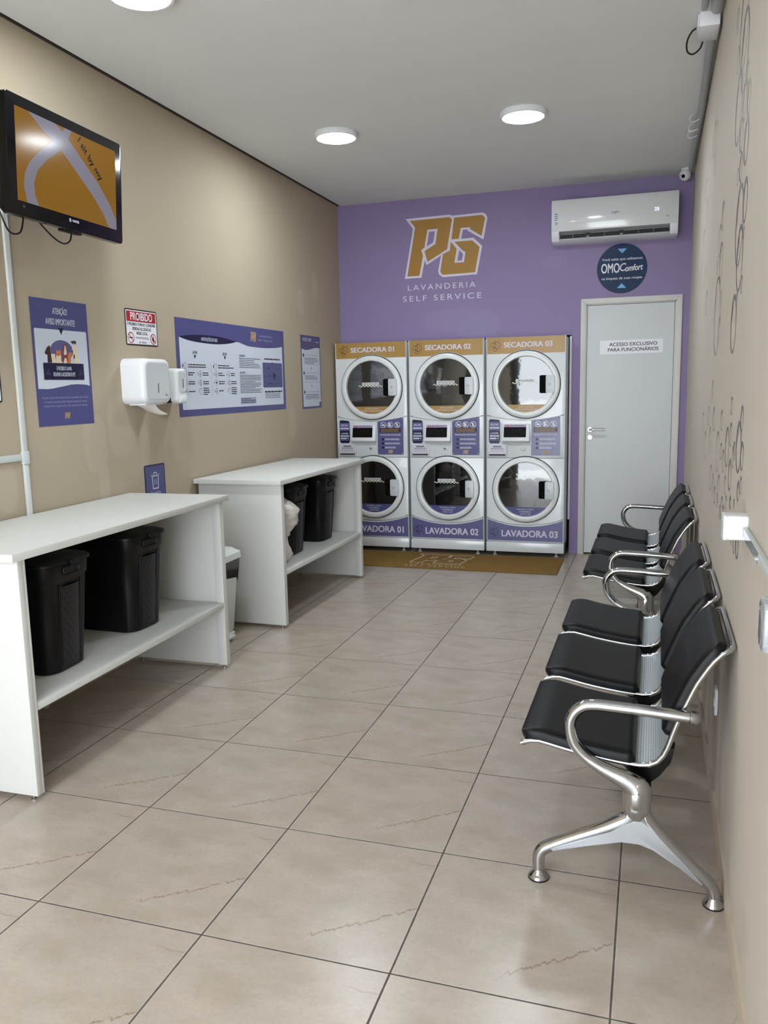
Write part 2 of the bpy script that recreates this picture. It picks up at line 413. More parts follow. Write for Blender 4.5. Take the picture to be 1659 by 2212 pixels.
# ================================================================== the room
mb = MB(); mb.box(-0.15, 3.25, YF - 0.15, 6.5, -0.12, 0.0, floor_mat()); struct(mb.build('floor'))
mb = MB(); mb.box(-0.15, 0.0, YF, 6.5, 0.0, 3.35, BEIGE); struct(mb.build('wall_left'))
mb = MB(); mb.prism([(wall_x(YF), YF), (wall_x(YF) + 0.2, YF), (wall_x(6.5) + 0.2, 6.5), (wall_x(6.5), 6.5)], 0.0, 3.35, BEIGE2); struct(mb.build('wall_right'))
mb = MB(); mb.box(0.026, 3.3, YF, YB + 0.02, ZC, ZC + 0.06, CEIL); struct(mb.build('ceiling'))
mb = MB(); mb.box(-0.15, 3.3, YF, 6.5, 3.30, 3.40, CEIL); struct(mb.build('ceiling_slab'))
NX, NZ = 2.050, 1.855                                  # opening the machines stand in
DX0, DX1, DZ = 2.160, 2.872, 2.102                     # doorway
mb = MB()
xr = wall_x(YB)
for a in ((0.0, NX, NZ, 3.30), (NX, DX0, 0.0, 3.30), (DX0, DX1, DZ, 3.30), (DX1, xr + 0.03, 0.0, 3.30)):
    mb.box(a[0], a[1], YB, YB + 0.11, a[2], a[3], PURPLEWALL)
struct(mb.build('wall_back'))
mb = MB(); mb.box(-0.1, 3.2, 6.42, 6.5, 0, 3.3, mat('service_room_wall', '#4a4845', 0.8)); struct(mb.build('wall_service'))
fm = mat('shopfront_paint', '#8d8d8f', 0.5)
mb = MB()
for a in ((-0.05, 0.30, 0, 3.3), (2.86, 3.1, 0, 3.3), (0.30, 2.86, 2.62, 3.3)): mb.box(a[0], a[1], YF - 0.12, YF, a[2], a[3], fm)
struct(mb.build('wall_front'))
mb = MB(); mb.box(-8, 11, -14, YF - 0.15, -0.16, -0.04, mat('pavement_concrete', '#a3a5a6', 0.8, var=0.1, vscale=3, bump=0.2)); struct(mb.build('ground'))
# narrow white strip closing the gap beside the machines
mb = MB(); mb.box(NX - 0.014, NX + 0.004, YB - 0.012, YB, 0.30, NZ - 0.01, PLASTIC, 0.002); struct(mb.build('trim_1'))
mb = MB(); mb.box(0.0, 0.016, YF, YB, ZC - 0.001, ZC + 0.05, mat('painted_gap_shade', '#352b25', 0.9)); struct(mb.build('gap_shade_strip'))  # dark strip added in the ceiling gap, its colour standing in for shade
mb = MB(); n_ = 0.010
mb.prism([(wall_x(YF) - n_, YF), (wall_x(YF) + 0.002, YF), (wall_x(YB) + 0.002, YB), (wall_x(YB) - n_, YB)], 0.0, 0.075, SKIRT); struct(mb.build('baseboard_right'))

# door to the staff area
d1 = bpy.data.objects.new('door_1', None); COL.objects.link(d1); d1.location = (DX0, YB, 0); struct(d1)
DW = DX1 - DX0
mb = MB()
fw = 0.044; casing = mat('door_casing_paint', '#c9c6c3', 0.4, var=0.01)
X0, X1, ZT = -0.036, 0.752, 2.140
Mi = Matrix.Identity(4)
for poly in ([(X0, 0), (X0 + fw, 0), (X0 + fw, ZT - fw), (X0, ZT)], [(X1 - fw, 0), (X1, 0), (X1, ZT), (X1 - fw, ZT - fw)], [(X0, ZT), (X0 + fw, ZT - fw), (X1 - fw, ZT - fw), (X1, ZT)]):
    mb.prism(poly, 0.0005, 0.016, casing, FRONT, bev=0.002)
mb.box(0.001, 0.014, -0.002, 0.11, 0, DZ - 0.001, casing); mb.box(DW - 0.014, DW - 0.001, -0.002, 0.11, 0, DZ - 0.001, casing); mb.box(0.001, DW - 0.001, -0.002, 0.11, DZ - 0.014, DZ - 0.001, casing)
mb.build('door_frame', d1)
mb = MB(); mb.box(0.017, DW - 0.017, 0.006, 0.042, 0.014, DZ - 0.017, mat('door_leaf_paint', '#c3c6c8', 0.38, var=0.01)); leaf = mb.build('door_leaf', d1)
mb = MB(); hx, hz = 0.052, 1.070
Mh = frame((hx, 0.006, hz), (1, 0, 0), (0, 0, 1), (0, -1, 0))
mb.lathe([(0, 0.009), (0.020, 0.009), (0.023, 0.006), (0.023, 0)], CHROME, Mh, 24)
mb.tube(smooth([(hx, 0.0, hz), (hx, -0.04, hz), (hx + 0.012, -0.052, hz), (hx + 0.06, -0.052, hz), (hx + 0.115, -0.050, hz)], 4), 0.0085, CHROME, 12)
mb.build('door_handle', leaf)
mb = MB(); Mh = frame((hx, 0.006, hz - 0.066), (1, 0, 0), (0, 0, 1), (0, -1, 0)); mb.lathe([(0, 0.008), (0.019, 0.008), (0.022, 0.005), (0.022, 0)], CHROME, Mh, 24)
mb.box(hx - 0.002, hx + 0.002, -0.0035, -0.001, hz - 0.076, hz - 0.058, INK); mb.build('keyhole_cover', leaf)

# ------------------------------------------------------------------ the shop logo
PW = [(.629, 2.891), (1.014, 2.898), (1.042, 2.887), (1.060, 2.859), (1.030, 2.713), (1.012, 2.608), (.944, 2.569), (.810, 2.494), (.795, 2.539), (.764, 2.392), (.613, 2.390), (.694, 2.805)]
SW = [(1.045, 2.887), (1.302, 2.893), (1.331, 2.878), (1.344, 2.847), (1.309, 2.673), (1.173, 2.755), (1.176, 2.765), (1.133, 2.765), (1.117, 2.692), (1.223, 2.694), (1.299, 2.622), (1.253, 2.392), (.955, 2.385), (.922, 2.409), (.914, 2.439), (.939, 2.564), (.996, 2.594), (1.023, 2.699)]
PG = [(.666, 2.873), (1.019, 2.877), (1.039, 2.856), (.994, 2.614), (.819, 2.520), (.794, 2.613), (.891, 2.665), (.913, 2.789), (.822, 2.788), (.794, 2.644), (.765, 2.622), (.780, 2.574), (.746, 2.409), (.637, 2.408), (.712, 2.814)]
SG1 = [(1.057, 2.869), (1.297, 2.874), (1.324, 2.848), (1.294, 2.703), (1.193, 2.768), (1.196, 2.782), (1.115, 2.781), (1.097, 2.694), (1.033, 2.693)]
SG2 = [(1.058, 2.672), (1.213, 2.673), (1.276, 2.614), (1.237, 2.409), (.953, 2.404), (.932, 2.430), (.957, 2.573), (1.019, 2.602), (1.027, 2.674), (1.078, 2.613), (1.057, 2.498), (1.141, 2.498), (1.154, 2.584), (1.134, 2.590)]
PHO = [(.835, 2.771), (.889, 2.771), (.873, 2.680), (.815, 2.650)]
SHO = [(1.101, 2.602), (1.134, 2.566), (1.124, 2.516), (1.083, 2.513)]
LCX, LCY, LH = 0.9785, 2.6415, 0.513
def logo(mb, cx, cy, h, z, hole, M=None, line=None, dz=0.0004, rot=0.0, sx=1.0):
    k = h / LH
    def T(P): return [(cx + (p[0] - LCX) * k * sx, cy + (p[1] - LCY) * k) for p in P]
    if line:
        for P in (PG, SG1, SG2):
            q = T(P); mb.tube([(a, b, z) for a, b in q], 0.004, line, 6, closed=True, M=M)
        return
    mb.flat(T(PW), z, LOGOWHITE, M); mb.flat(T(SW), z + 0.25 * dz, LOGOWHITE, M)
    for P in (PHO, SHO): mb.flat(T(P), z + dz, hole, M)
    for P in (PG, SG1, SG2): mb.flat(T(P), z + 2 * dz, LOGOGOLD, M)
mb = MB(); logo(mb, 0, 0, LH, 0.0012, PURPLEWALL)
mb.text('LAVANDERIA', -0.038, -0.354, 0.046, LOGOWHITE, 0.0012, w=0.602, spacing=1.35, bold=0.0)
mb.text('SELF SERVICE', -0.037, -0.447, 0.046, LOGOWHITE, 0.0012, w=0.697, spacing=1.35, bold=0.0)
tag(mb.build('wall_logo', M=on_back(LCX, LCY)), 'gold PS logo with pale outline and lettering on the purple wall', 'logo')

# ================================================================== stacked washer and dryer units
def bubbles_icon(mb, cx, cy, r, z, m, M):
    w = r * 0.07
    for dx, dy, q in ((0.18, 0.08, .62), (-.42, .12, .46), (-.10, -.62, .34), (-.05, .78, .10)):
        mb.ring(cx + dx * r, cy + dy * r, q * r - w, q * r, z, m, M, 24)
    for dx, dy, q in ((.05, .22, .13), (.40, -.02, .14), (.62, .85, .16), (-.85, -.62, .14), (.85, -.72, .12)):
        mb.flat([(cx + dx * r + (q if i % 2 == 0 else q * .28) * r * cos(pi / 4 * i), cy + dy * r + (q if i % 2 == 0 else q * .28) * r * sin(pi / 4 * i)) for i in range(8)], z, m, M)
def no_sign(mb, cx, cy, r, z, m, M, slash=True, th=0.13):
    mb.ring(cx, cy, r * (1 - th), r, z, m, M, 28)
    if slash:
        c = cos(pi / 4) * r * .92; t = r * th * .5
        mb.flat([(cx - c - t, cy + c - t), (cx - c + t, cy + c + t), (cx + c + t, cy - c + t), (cx + c - t, cy - c - t)], z + 0.0003, m, M)
def bars(mb, x0, x1, ys, h, z, m, M, seed=0, ends=None):
    rd = random.Random(seed)
    for i, y in enumerate(ys):
        e = ends[i] if ends else x1 - (x1 - x0) * rd.choice((0, 0.02, 0.08, 0.3))
        a = x0
        while a < e - 1e-6:                            # words of a line too small to read
            b = min(e, a + h * rd.uniform(2.0, 5.5)); mb.rect(a, y, b, y + h, z, m, M); a = b + h * 0.55

MW, MD = 0.664, 0.80
ZD, ZW, XC, RO, RG = 1.455, 0.578, 0.338, 0.276, 0.228
def circle_cut(x0, x1, zlo, cz, r, n=30):
    """lower edge of a band that runs round a door of radius r"""
    a = math.asin(max(-1, min(1, (zlo - cz) / r)))
    return [(XC + r * cos(a + (pi - 2 * a) * i / n), cz + r * sin(a + (pi - 2 * a) * i / n)) for i in range(n + 1)]
def door_unit(root, cz, glassband, bandmat, lines, nm, limit):
    Md = frame((XC, 0, cz), (1, 0, 0), (0, 0, 1), (0, -1, 0))
    dr = MB()
    dr.lathe([(RO, -0.03), (RO, 0.018), (RO - 0.003, 0.022), (RO - 0.010, 0.026), (RG + 0.010, 0.030), (RG + 0.004, 0.027), (RG + 0.001, 0.016), (RG, 0.006), (RG - 0.004, 0.004)], RINGGREY, Md, 64)
    o = dr.build(nm, root, sharp=40)
    rim = MB(); rim.lathe([(RO + 0.007, -0.01), (RO + 0.007, 0.004), (RO + 0.001, 0.004), (RO + 0.001, -0.01)], DARKGAP, Md, 64); rim.build('door_seal', o)
    gl = MB()
    prof = [(RG + 0.001, 0.006)] + [(RG * (1 - i / 9), 0.006 + 0.005 * (1 - (1 - i / 9) ** 2)) for i in range(1, 9)] + [(0.0, 0.011)]
    gl.lathe(prof, GLASS, Md, 64)
    ch = glassband
    a0 = math.asin(ch / RG); poly = arcpts(0, 0, RG - 0.001, pi - a0, 2 * pi + a0, 24)
    # bottom sticker follows the glass
    rows = 6; vs = []; fs = []
    for i in range(rows + 1):
        yy = -RG * 0.998 + (ch + RG * 0.998) * i / rows; hw = sqrt(max(0.0, RG * RG * 0.996 - yy * yy))
        for j in range(13):
            xx = -hw + 2 * hw * j / 12; rr = min(1, (xx * xx + yy * yy) / RG ** 2); vs.append((xx, yy, 0.0072 + 0.005 * (1 - rr)))
    for i in range(rows):
        for j in range(12): fs.append([i * 13 + j, i * 13 + j + 1, (i + 1) * 13 + j + 1, (i + 1) * 13 + j])
    gl.add(vs, fs, bandmat, Md)
    for i, tx in enumerate(lines):
        yy = ch - 0.024 - 0.020 * i; gl.text(tx, 0, yy, 0.011, LOGOWHITE, 0.0082 + 0.005 * (1 - (yy / RG) ** 2), w=0.0088 * len(tx) , M=Md, bold=0.01)
    if limit:
        zz = 0.0142; vs = []
        n = 40
        gl.rect(-0.085, limit, 0.070, limit + 0.024, zz - 0.002, SIGNWHITE, Md, r=0.003)
        gl.text('LIMITE DE ROUPAS', -0.0075, limit + 0.005, 0.0135, INK, zz - 0.0013, w=0.142, M=Md, bold=.026)
        up = [(-0.115 + 0.215 * i / n, limit - 0.004 + 0.005 * sin(i / n * 2 * pi * 7)) for i in range(n + 1)]
        gl.flat(up + [(p[0], p[1] - 0.007) for p in up[::-1]], zz - 0.0022, mat('wave_sticker', '#d9dcc8', 0.4), Md)
    gl.build('door_glass', o, sharp=60)
    la = MB()
    la.prism(rrect(0.112, -0.073, 0.180, 0.073, 0.012), 0.012, 0.0245, mat('latch_recess', '#060607', 0.8, spec=0.1), Md)
    la.prism(rrect(0.165, -0.072, 0.236, 0.072, 0.008), 0.012, 0.046, GREYPL, Md, bev=0.004)
    la.disc(0.195, 0.0, 0.010, 0.0465, mat('latch_mark', '#aeb2b5', 0.3), Md); la.ring(0.195, 0.0, 0.008, 0.010, 0.0468, mat('latch_mark_line', '#8d9194', 0.3), Md)
    la.build('door_latch', o)
    return o

def make_unit(i):
    num = '0%d' % i
    root = thing('stacked_washer_dryer', ['', 'stacked white washer and dryer numbered 01, half hidden by the far table', 'stacked white washer and dryer numbered 02, in the middle of three', 'stacked white washer and dryer numbered 03, nearest the white door'][i], 'washing machine', (0, 0, 0), 0, 'stacked laundry machines')
    root.location = ([0, 0.020, 0.694, 1.368][i], 5.124, 0)
    c = MB()                                           # cabinet: body, dryer front, control fascia, washer front
    c.box(0.004, MW - 0.004, 0.02, MD, 0.045, 1.838, ENAMEL, 0.006)
    def front(z0pts, z1pts, d, m=ENAMEL):
        c.prism(z0pts + z1pts[::-1], -0.02, d, m, FRONT, bev=0.005)
    cur = lambda zs, zc, n=14: [(0.006 + (MW - 0.012) * k / n, zs - (zs - zc) * (1 - (2 * k / n - 1) ** 2)) for k in range(n + 1)]
    front(cur(1.206, 1.164), [(0.006, 1.842), (MW - 0.006, 1.842)], 0.0)
    front([(0.006, 0.846), (MW - 0.006, 0.846)], cur(1.202, 1.160), -0.004)
    front(cur(0.334, 0.276), [(0.006, 0.842), (MW - 0.006, 0.842)], 0.0)
    for x in (0.005, MW - 0.012):                      # folded edges of the fascia
        c.box(x, x + 0.007, -0.003, 0.03, 0.13, 1.846, GREYPL, 0.002)
    c.build('cabinet', root)
    b = MB()                                           # gold dryer banner, cut round the door
    top = [(0.010, 1.710)] + circle_cut(0, 0, 1.710, ZD, RO + 0.010)[::-1] + [(MW - 0.010, 1.710), (MW - 0.010, 1.844), (0.010, 1.844)]
    b.flat(top, 0.0012, GOLD, FRONT)
    for x in (0.030, MW - 0.032): b.rect(x, 1.711, x + 0.0012, 1.843, 0.0016, BROWNINK, FRONT)
    b.text('SECADORA ' + num, 0.350, 1.762, 0.040, LOGOWHITE, 0.0020, w=0.395, M=FRONT, bold=0.036)
    bubbles_icon(b, 0.085, 1.777, 0.048, 0.0020, BROWNINK, FRONT)
    b.build('dryer_banner', root)
    k = MB()                                           # purple washer panel
    up = cur(0.326, 0.268)
    k.prism([(0.008, 0.132), (MW - 0.008, 0.132)] + up[::-1], -0.02, -0.001, ENAMEL, FRONT, bev=0.003)
    k.flat([(0.014, 0.137), (MW - 0.014, 0.137)] + [(0.014 + (p[0] - 0.006) * (MW - 0.028) / (MW - 0.012), p[1] - 0.008) for p in up[::-1]], 0.0004, PURPLE, FRONT)
    k.text('LAVADORA ' + num, 0.372, 0.172, 0.054, LOGOWHITE, 0.0010, w=0.470, M=FRONT, bold=0.036)
    bubbles_icon(k, 0.072, 0.205, 0.047, 0.0010, NAVY, FRONT)
    k.build('washer_panel', root)
    p = MB(); p.box(0.004, MW - 0.004, -0.012, 0.30, 0.040, 0.122, ENAMEL, 0.004); p.build('plinth', root)
    for x in (0.07, MW - 0.07):
        f = MB(); f.lathe([(0, 0), (0.018, 0), (0.018, 0.010), (0.007, 0.014), (0.007, 0.045), (0, 0.045)], GREYPL, Matrix.Translation((x, 0.05, 0)), 16); f.build('foot', root)
    door_unit(root, ZD, -0.165, GOLD, ('LIMPE O FILTRO', 'ANTES E DEPOIS DE USAR'), 'dryer_door', 0.020)
    door_unit(root, ZW, -0.150, PURPLE2, ('MANTENHA A PORTA', 'ENTREABERTA', 'APÓS O USO'), 'washer_door', 0.058 if i < 3 else None)
    # control fascia
    s = MB()
    s.flat([(0.026, 0.985), (0.036, 0.967), (0.111, 0.967), (0.121, 0.985), (0.121, 1.152), (0.111, 1.166), (0.036, 1.172), (0.026, 1.158)], -0.0024, NAVY, FRONT)
    s.rect(0.028, 1.078, 0.119, 1.150, -0.0020, PURPLE, FRONT); s.rect(0.028, 0.990, 0.119, 0.998, -0.0020, PURPLE, FRONT)
    s.flat([(0.034, 1.148), (0.0735, 1.162), (0.113, 1.148)], -0.0017, NAVY, FRONT)
    s.text('SECAR', 0.0735, 1.118, 0.016, LOGOWHITE, -0.0014, w=0.066, M=FRONT, bold=.026); s.text('LAVAR', 0.0735, 1.045, 0.016, LOGOWHITE, -0.0014, w=0.066, M=FRONT, bold=.026)
    for zz in (1.092, 1.024):
        for q in range(3): s.rect(0.034 + q * 0.027, zz, 0.059 + q * 0.027, zz + 0.013, -0.0014, PAPER, FRONT, r=0.003)
    s.rect(0.034, 1.003, 0.090, 1.016, -0.0014, PAPER, FRONT, r=0.003); s.disc(0.102, 1.010, 0.006, -0.0014, PAPER, FRONT)
    s.build('programme_sticker', root)
    e = MB()                                           # sloping display housing
    pr = [(0, 0), (0.012, 0.0), (0.036, 0.018), (0.036, 0.036), (0.012, 0.158), (0.0, 0.160)]
    Mx = frame((0.143, 0.004, 0.972), (0, -1, 0), (0, 0, 1), (-1, 0, 0))
    e.prism(pr, -0.228, 0.0, PLASTIC, Mx, bev=0.003)
    sl = frame((0.257, 0.004 - 0.0242, 0.972 + 0.097), (1, 0, 0), Vector((0, 0.024, 0.122)).normalized(), Vector((0, -0.122, 0.024)).normalized())
    e.rect(-0.101, -0.050, 0.085, 0.036, 0.0010, SCREENBLK, sl, r=0.003); e.rect(-0.101, 0.036, 0.085, 0.058, 0.0012, LILAC, sl)
    for q in (-0.088, -0.072): e.flat([(q, 0.040), (q + 0.016, 0.040), (q + 0.008, 0.056)], 0.0016, RED, sl)
    bars(e, -0.05, 0.07, (0.045,), 0.005, 0.0016, GREYINK, sl, 3)
    for q, r_ in ((-0.03, 0.012), (0.0, 0.006), (0.03, 0.010)): e.rect(q, r_, q + 0.012, r_ + 0.0015, 0.0016, mat('lcd_segment', '#4a4a50', 0.4), sl)
    e.build('display', root)
    h = MB()                                           # notice plate on four screws
    h.prism([(0.386, 0.868), (0.614, 0.868), (0.619, 0.874), (0.619, 1.186), (0.612, 1.192), (0.386, 1.158), (0.382, 1.152), (0.382, 0.874)], -0.005, -0.001, mat('plate_purple', '#5b5986', 0.24, spec=0.4, coat=0.1, bump=0.8, bscale=7), FRONT)
    for q in range(3): no_sign(h, 0.438 + 0.063 * q, 1.128, 0.026, 0.0003, SIGNWHITE, FRONT)
    h.flat([(0.425, 1.128), (0.450, 1.134), (0.450, 1.122), (0.425, 1.118)], 0.0002, SIGNWHITE, FRONT)
    for a, bq, r_ in ((0.494, 1.122, .010), (0.486, 1.137, .0045), (0.495, 1.141, .0045), (0.505, 1.139, .0045)): h.disc(a, bq, r_, 0.0002, SIGNWHITE, FRONT, 14)
    h.rect(0.558, 1.113, 0.568, 1.143, 0.0002, SIGNWHITE, FRONT)
    h.rect(0.402, 1.062, 0.596, 1.100, 0.0, NAVY, FRONT, r=0.004)
    bars(h, 0.412, 0.588, (1.088, 1.078, 1.068), 0.005, 0.0005, GOLD, FRONT, 4)
    h.text('INFORMAÇÕES IMPORTANTES', 0.500, 1.035, 0.012, LOGOWHITE, 0.0003, w=0.185, M=FRONT, bold=.026)
    for q in range(3):
        h.disc(0.430, 1.002 - 0.036 * q, 0.011, 0.0002, NAVY, FRONT, 16); bars(h, 0.450, 0.590, (1.004 - 0.036 * q, 0.995 - 0.036 * q), 0.005, 0.0003, PAPER, FRONT, 7 + q)
    logo(h, 0.500, 0.893, 0.032, 0.0002, PURPLE, FRONT, dz=0.0002)
    for x in (0.392, 0.608):
        for z in (0.880, 1.150 if x < 0.5 else 1.176): h.lathe([(0, 0.0030), (0.003, 0.0024), (0.0045, 0)], STEEL, frame((x, 0.001, z), (1, 0, 0), (0, 0, 1), (0, -1, 0)), 12)
    h.build('notice_plate', root)
    t = MB()                                           # card slot
    t.prism(rrect(0.019, 0.862, 0.180, 0.957, 0.006), -0.004, 0.010, GREYPL, FRONT, bev=0.002)
    t.prism(rrect(0.024, 0.878, 0.174, 0.953, 0.003), 0.008, 0.014, mat('slot_plate', '#c9c6d2', 0.3), FRONT)
    t.rect(0.030, 0.865, 0.168, 0.876, 0.0116, DARKGAP, FRONT)
    t.rect(0.062, 0.936, 0.136, 0.947, 0.0146, GREYINK, FRONT, r=0.005); bars(t, 0.045, 0.155, (0.925, 0.917), 0.004, 0.0146, GREYINK, FRONT, 5); bars(t, 0.042, 0.158, (0.900,), 0.003, 0.0146, GREYINK, FRONT, 6)
    for x in (0.030, 0.166):
        for z in (0.888, 0.944): t.disc(x, z, 0.0025, 0.0147, INK, FRONT, 10)
    t.build('card_slot', root)
    u = MB(); Mb = frame((0.316, 0.004, 0.921), (1, 0, 0), (0, 0, 1), (0, -1, 0))
    u.lathe([(0.016, 0), (0.016, 0.006), (0.011, 0.008), (0.010, 0.004), (0.004, 0.004), (0, 0.0045)], GREYPL, Mb, 24); u.disc(0, 0, 0.0065, 0.0052, PLASTIC if i == 3 else INK, Mb, 16); u.build('lock_button', root)
    return root
for i in (1, 2, 3): make_unit(i)

# ================================================================== floor mat
mb = MB(); MX0, MX1, MY0, MY1 = 0.07, 2.036, 4.488, 5.085
coir = mat('gold_mat_pile', '#7f6236', 0.95, spec=0.1, var=0.18, vscale=220, bump=0.9, bscale=380)
mb.box(MX0, MX1, MY0, MY1, 0.0005, 0.011, coir, 0.003)
Mm = frame((1.052, 4.83, 0.0118), (1, 0, 0), (0, 1, 0), (0, 0, 1))
k = 0.34 / LH
for P in (PW, SW):
    q = [((p[0] - LCX) * k * 1.0, (p[1] - LCY) * k) for p in P]
    for a, b in zip(q, q[1:] + q[:1]):
        d = (Vector(b) - Vector(a)); n = Vector((-d.y, d.x)).normalized() * 0.0055; d = d.normalized() * 0.004
        mb.flat([(a[0] - d.x + n.x, a[1] - d.y + n.y), (a[0] - d.x - n.x, a[1] - d.y - n.y), (b[0] + d.x - n.x, b[1] + d.y - n.y), (b[0] + d.x + n.x, b[1] + d.y + n.y)], 0, mat('mat_print', '#c6b9a4', 0.95), Mm)
for P in (PHO, SHO):
    q = [((p[0] - LCX) * k, (p[1] - LCY) * k) for p in P]
    for a, b in zip(q, q[1:] + q[:1]):
        d = (Vector(b) - Vector(a)); n = Vector((-d.y, d.x)).normalized() * 0.0045
        mb.flat([(a[0] + n.x, a[1] + n.y), (a[0] - n.x, a[1] - n.y), (b[0] - n.x, b[1] - n.y), (b[0] + n.x, b[1] + n.y)], 0, MATS['mat_print'], Mm)
mb.text('LAVANDERIA', 0, -0.232, 0.034, MATS['mat_print'], 0, w=0.43, M=Mm, spacing=1.3); mb.text('SELF SERVICE', 0, -0.298, 0.034, MATS['mat_print'], 0, w=0.50, M=Mm, spacing=1.3)
tag(mb.build('floor_mat'), 'gold coir floor mat with pale printed logo in front of the machines', 'mat')

# ================================================================== white folding tables
def make_table(name, label, length, loc, rz):
    root = thing(name, label, 'table', loc, rz, 'white laminate tables along the left wall')
    D = 0.596; T = 0.028; ZT = 0.922
    t = MB(); t.box(0.004, D, 0, length, ZT - T, ZT, WHITE, 0.0015); t.build('table_top', root)
    for y0 in (0.042, length - 0.030 - 0.028):
        p = MB(); p.box(0.012, D - 0.020, y0, y0 + 0.028, 0.020, ZT - T, WHITE, 0.001); p.build('end_panel', root)
        for x in (0.05, D - 0.05):
            f = MB(); f.lathe([(0, 0), (0.010, 0), (0.010, 0.004), (0.004, 0.007), (0.004, 0.021), (0, 0.021)], STEEL, Matrix.Translation((x, y0 + 0.014, 0)), 14); f.build('levelling_foot', root)
    for y0, y1 in ((0.070, 0.080), (length - 0.068, length - 0.058)):
        p = MB(); p.box(D - 0.068, D - 0.020, y0, y1, 0.020, ZT - T, WHITE, 0.001); p.build('front_stile', root)
    s = MB(); s.box(0.012, D - 0.022, 0.080, length - 0.068, 0.332, 0.360, WHITE, 0.001); s.build('shelf', root)
    return root
make_table('work_table', 'white laminate table with black hampers on its shelf, nearest the camera', 1.565, (0.022, 0.436, 0), radians(0.7))
make_table('work_table.001', 'white laminate table holding a plastic bag on its shelf, beside the machines', 1.475, (0.006, 2.652, 0), radians(-0.9))

# ------------------------------------------------------------------ black hampers
def squircle(hx, hy, z, r, n=7, dent=0.0):
    out = []
    for sx, sy, a in ((1, 1, 0), (-1, 1, pi / 2), (-1, -1, pi), (1, -1, 3 * pi / 2)):
        for i in range(n + 1):
            q = a + pi / 2 * i / n; out.append(Vector((sx * (hx - r) + r * cos(q), sy * (hy - r) + r * sin(q), z)))
    return out
HOLES = dot_mat('hamper_holes', '#1c1c20', '#000000', 0.026, 0.019, 0.0055, 0.45, 0.0)
def make_hamper():
    root = thing('laundry_hamper', '', 'laundry basket', (0, 0, 0), 0, 'black laundry hampers on the table shelves')
    b = MB(); L = []
    for z, hx, hy in ((0.0, 0.170, 0.100), (0.006, 0.178, 0.107), (0.20, 0.193, 0.118), (0.345, 0.203, 0.126), (0.352, 0.208, 0.130), (0.405, 0.211, 0.132)):
        L.append(squircle(hx, hy, z, 0.055))
    b.loft(L, HAMPER); b.build('hamper_body', root, sharp=50)
    for sx in (1, -1):                                 # pierced panel with raised ribs on each narrow side
        p = MB(); n = 9
        for yy in (-0.062, 0.062):
            p.tube([(sx * 0.1775, yy * 0.86, 0.02), (sx * 0.1935, yy * 0.96, 0.20), (sx * 0.2035, yy, 0.33)], 0.004, HAMPER, 8)
        V = []
        for i in range(n + 1):
            z = 0.022 + 0.300 * i / n; x = 0.1792 + (0.2032 - 0.1792) * (z / 0.345); hw = 0.046 + 0.008 * i / n
            V.append([Vector((sx * x, -hw, z)), Vector((sx * (x + 0.006), -hw * 0.5, z)), Vector((sx * (x + 0.008), 0, z)), Vector((sx * (x + 0.006), hw * 0.5, z)), Vector((sx * x, hw, z))])
        vs = [q for r_ in V for q in r_]; fs = [[i * 5 + j, i * 5 + j + 1, (i + 1) * 5 + j + 1, (i + 1) * 5 + j] for i in range(n) for j in range(4)]
        p.add(vs, fs, HOLES); p.build('pierced_panel', root)
        h = MB(); Mh = frame((sx * 0.2085, 0, 0.378), (0, 1, 0), (0, 0, 1), (sx, 0, 0))
        h.flat(rrect(-0.040, -0.012, 0.040, 0.012, 0.006), 0.0035, mat('handle_hole', '#010102', 0.6), Mh)
        h.tube([(p_[0], p_[1], 0.003) for p_ in rrect(-0.043, -0.015, 0.043, 0.015, 0.008)], 0.0028, HAMPER, 6, closed=True, M=Mh); h.build('hand_hole', root)
    l = MB(); L = []
    for z, hx, hy in ((0.400, 0.214, 0.135), (0.403, 0.219, 0.140), (0.413, 0.219, 0.140), (0.418, 0.214, 0.135), (0.424, 0.195, 0.118), (0.430, 0.15, 0.08)):
        L.append(squircle(hx, hy, z, 0.060))
    l.loft(L, HAMPER); l.box(0.205, 0.232, -0.020, 0.020, 0.398, 0.418, HAMPER, 0.006); l.build('hamper_lid', root, sharp=45)
    return root
hp = make_hamper(); hl = ['black plastic hamper on the near table shelf, nearest the camera', 'black plastic hamper on the near table shelf, farther from the camera', 'black plastic hamper behind the white bag on the far table', 'black plastic hamper at the machine end of the far table']
for i, (x, y) in enumerate(((0.282, 0.872), (0.262, 1.462), (0.262, 3.225), (0.272, 3.745))):
    o = hp if i == 0 else copy_tree(hp)
    o.location = (x, y, 0.3602); o.scale = (1.03, 1.10, 1.09); o['label'] = hl[i]; o.rotation_euler = (0, 0, radians((2, -2, 0, -1)[i]))

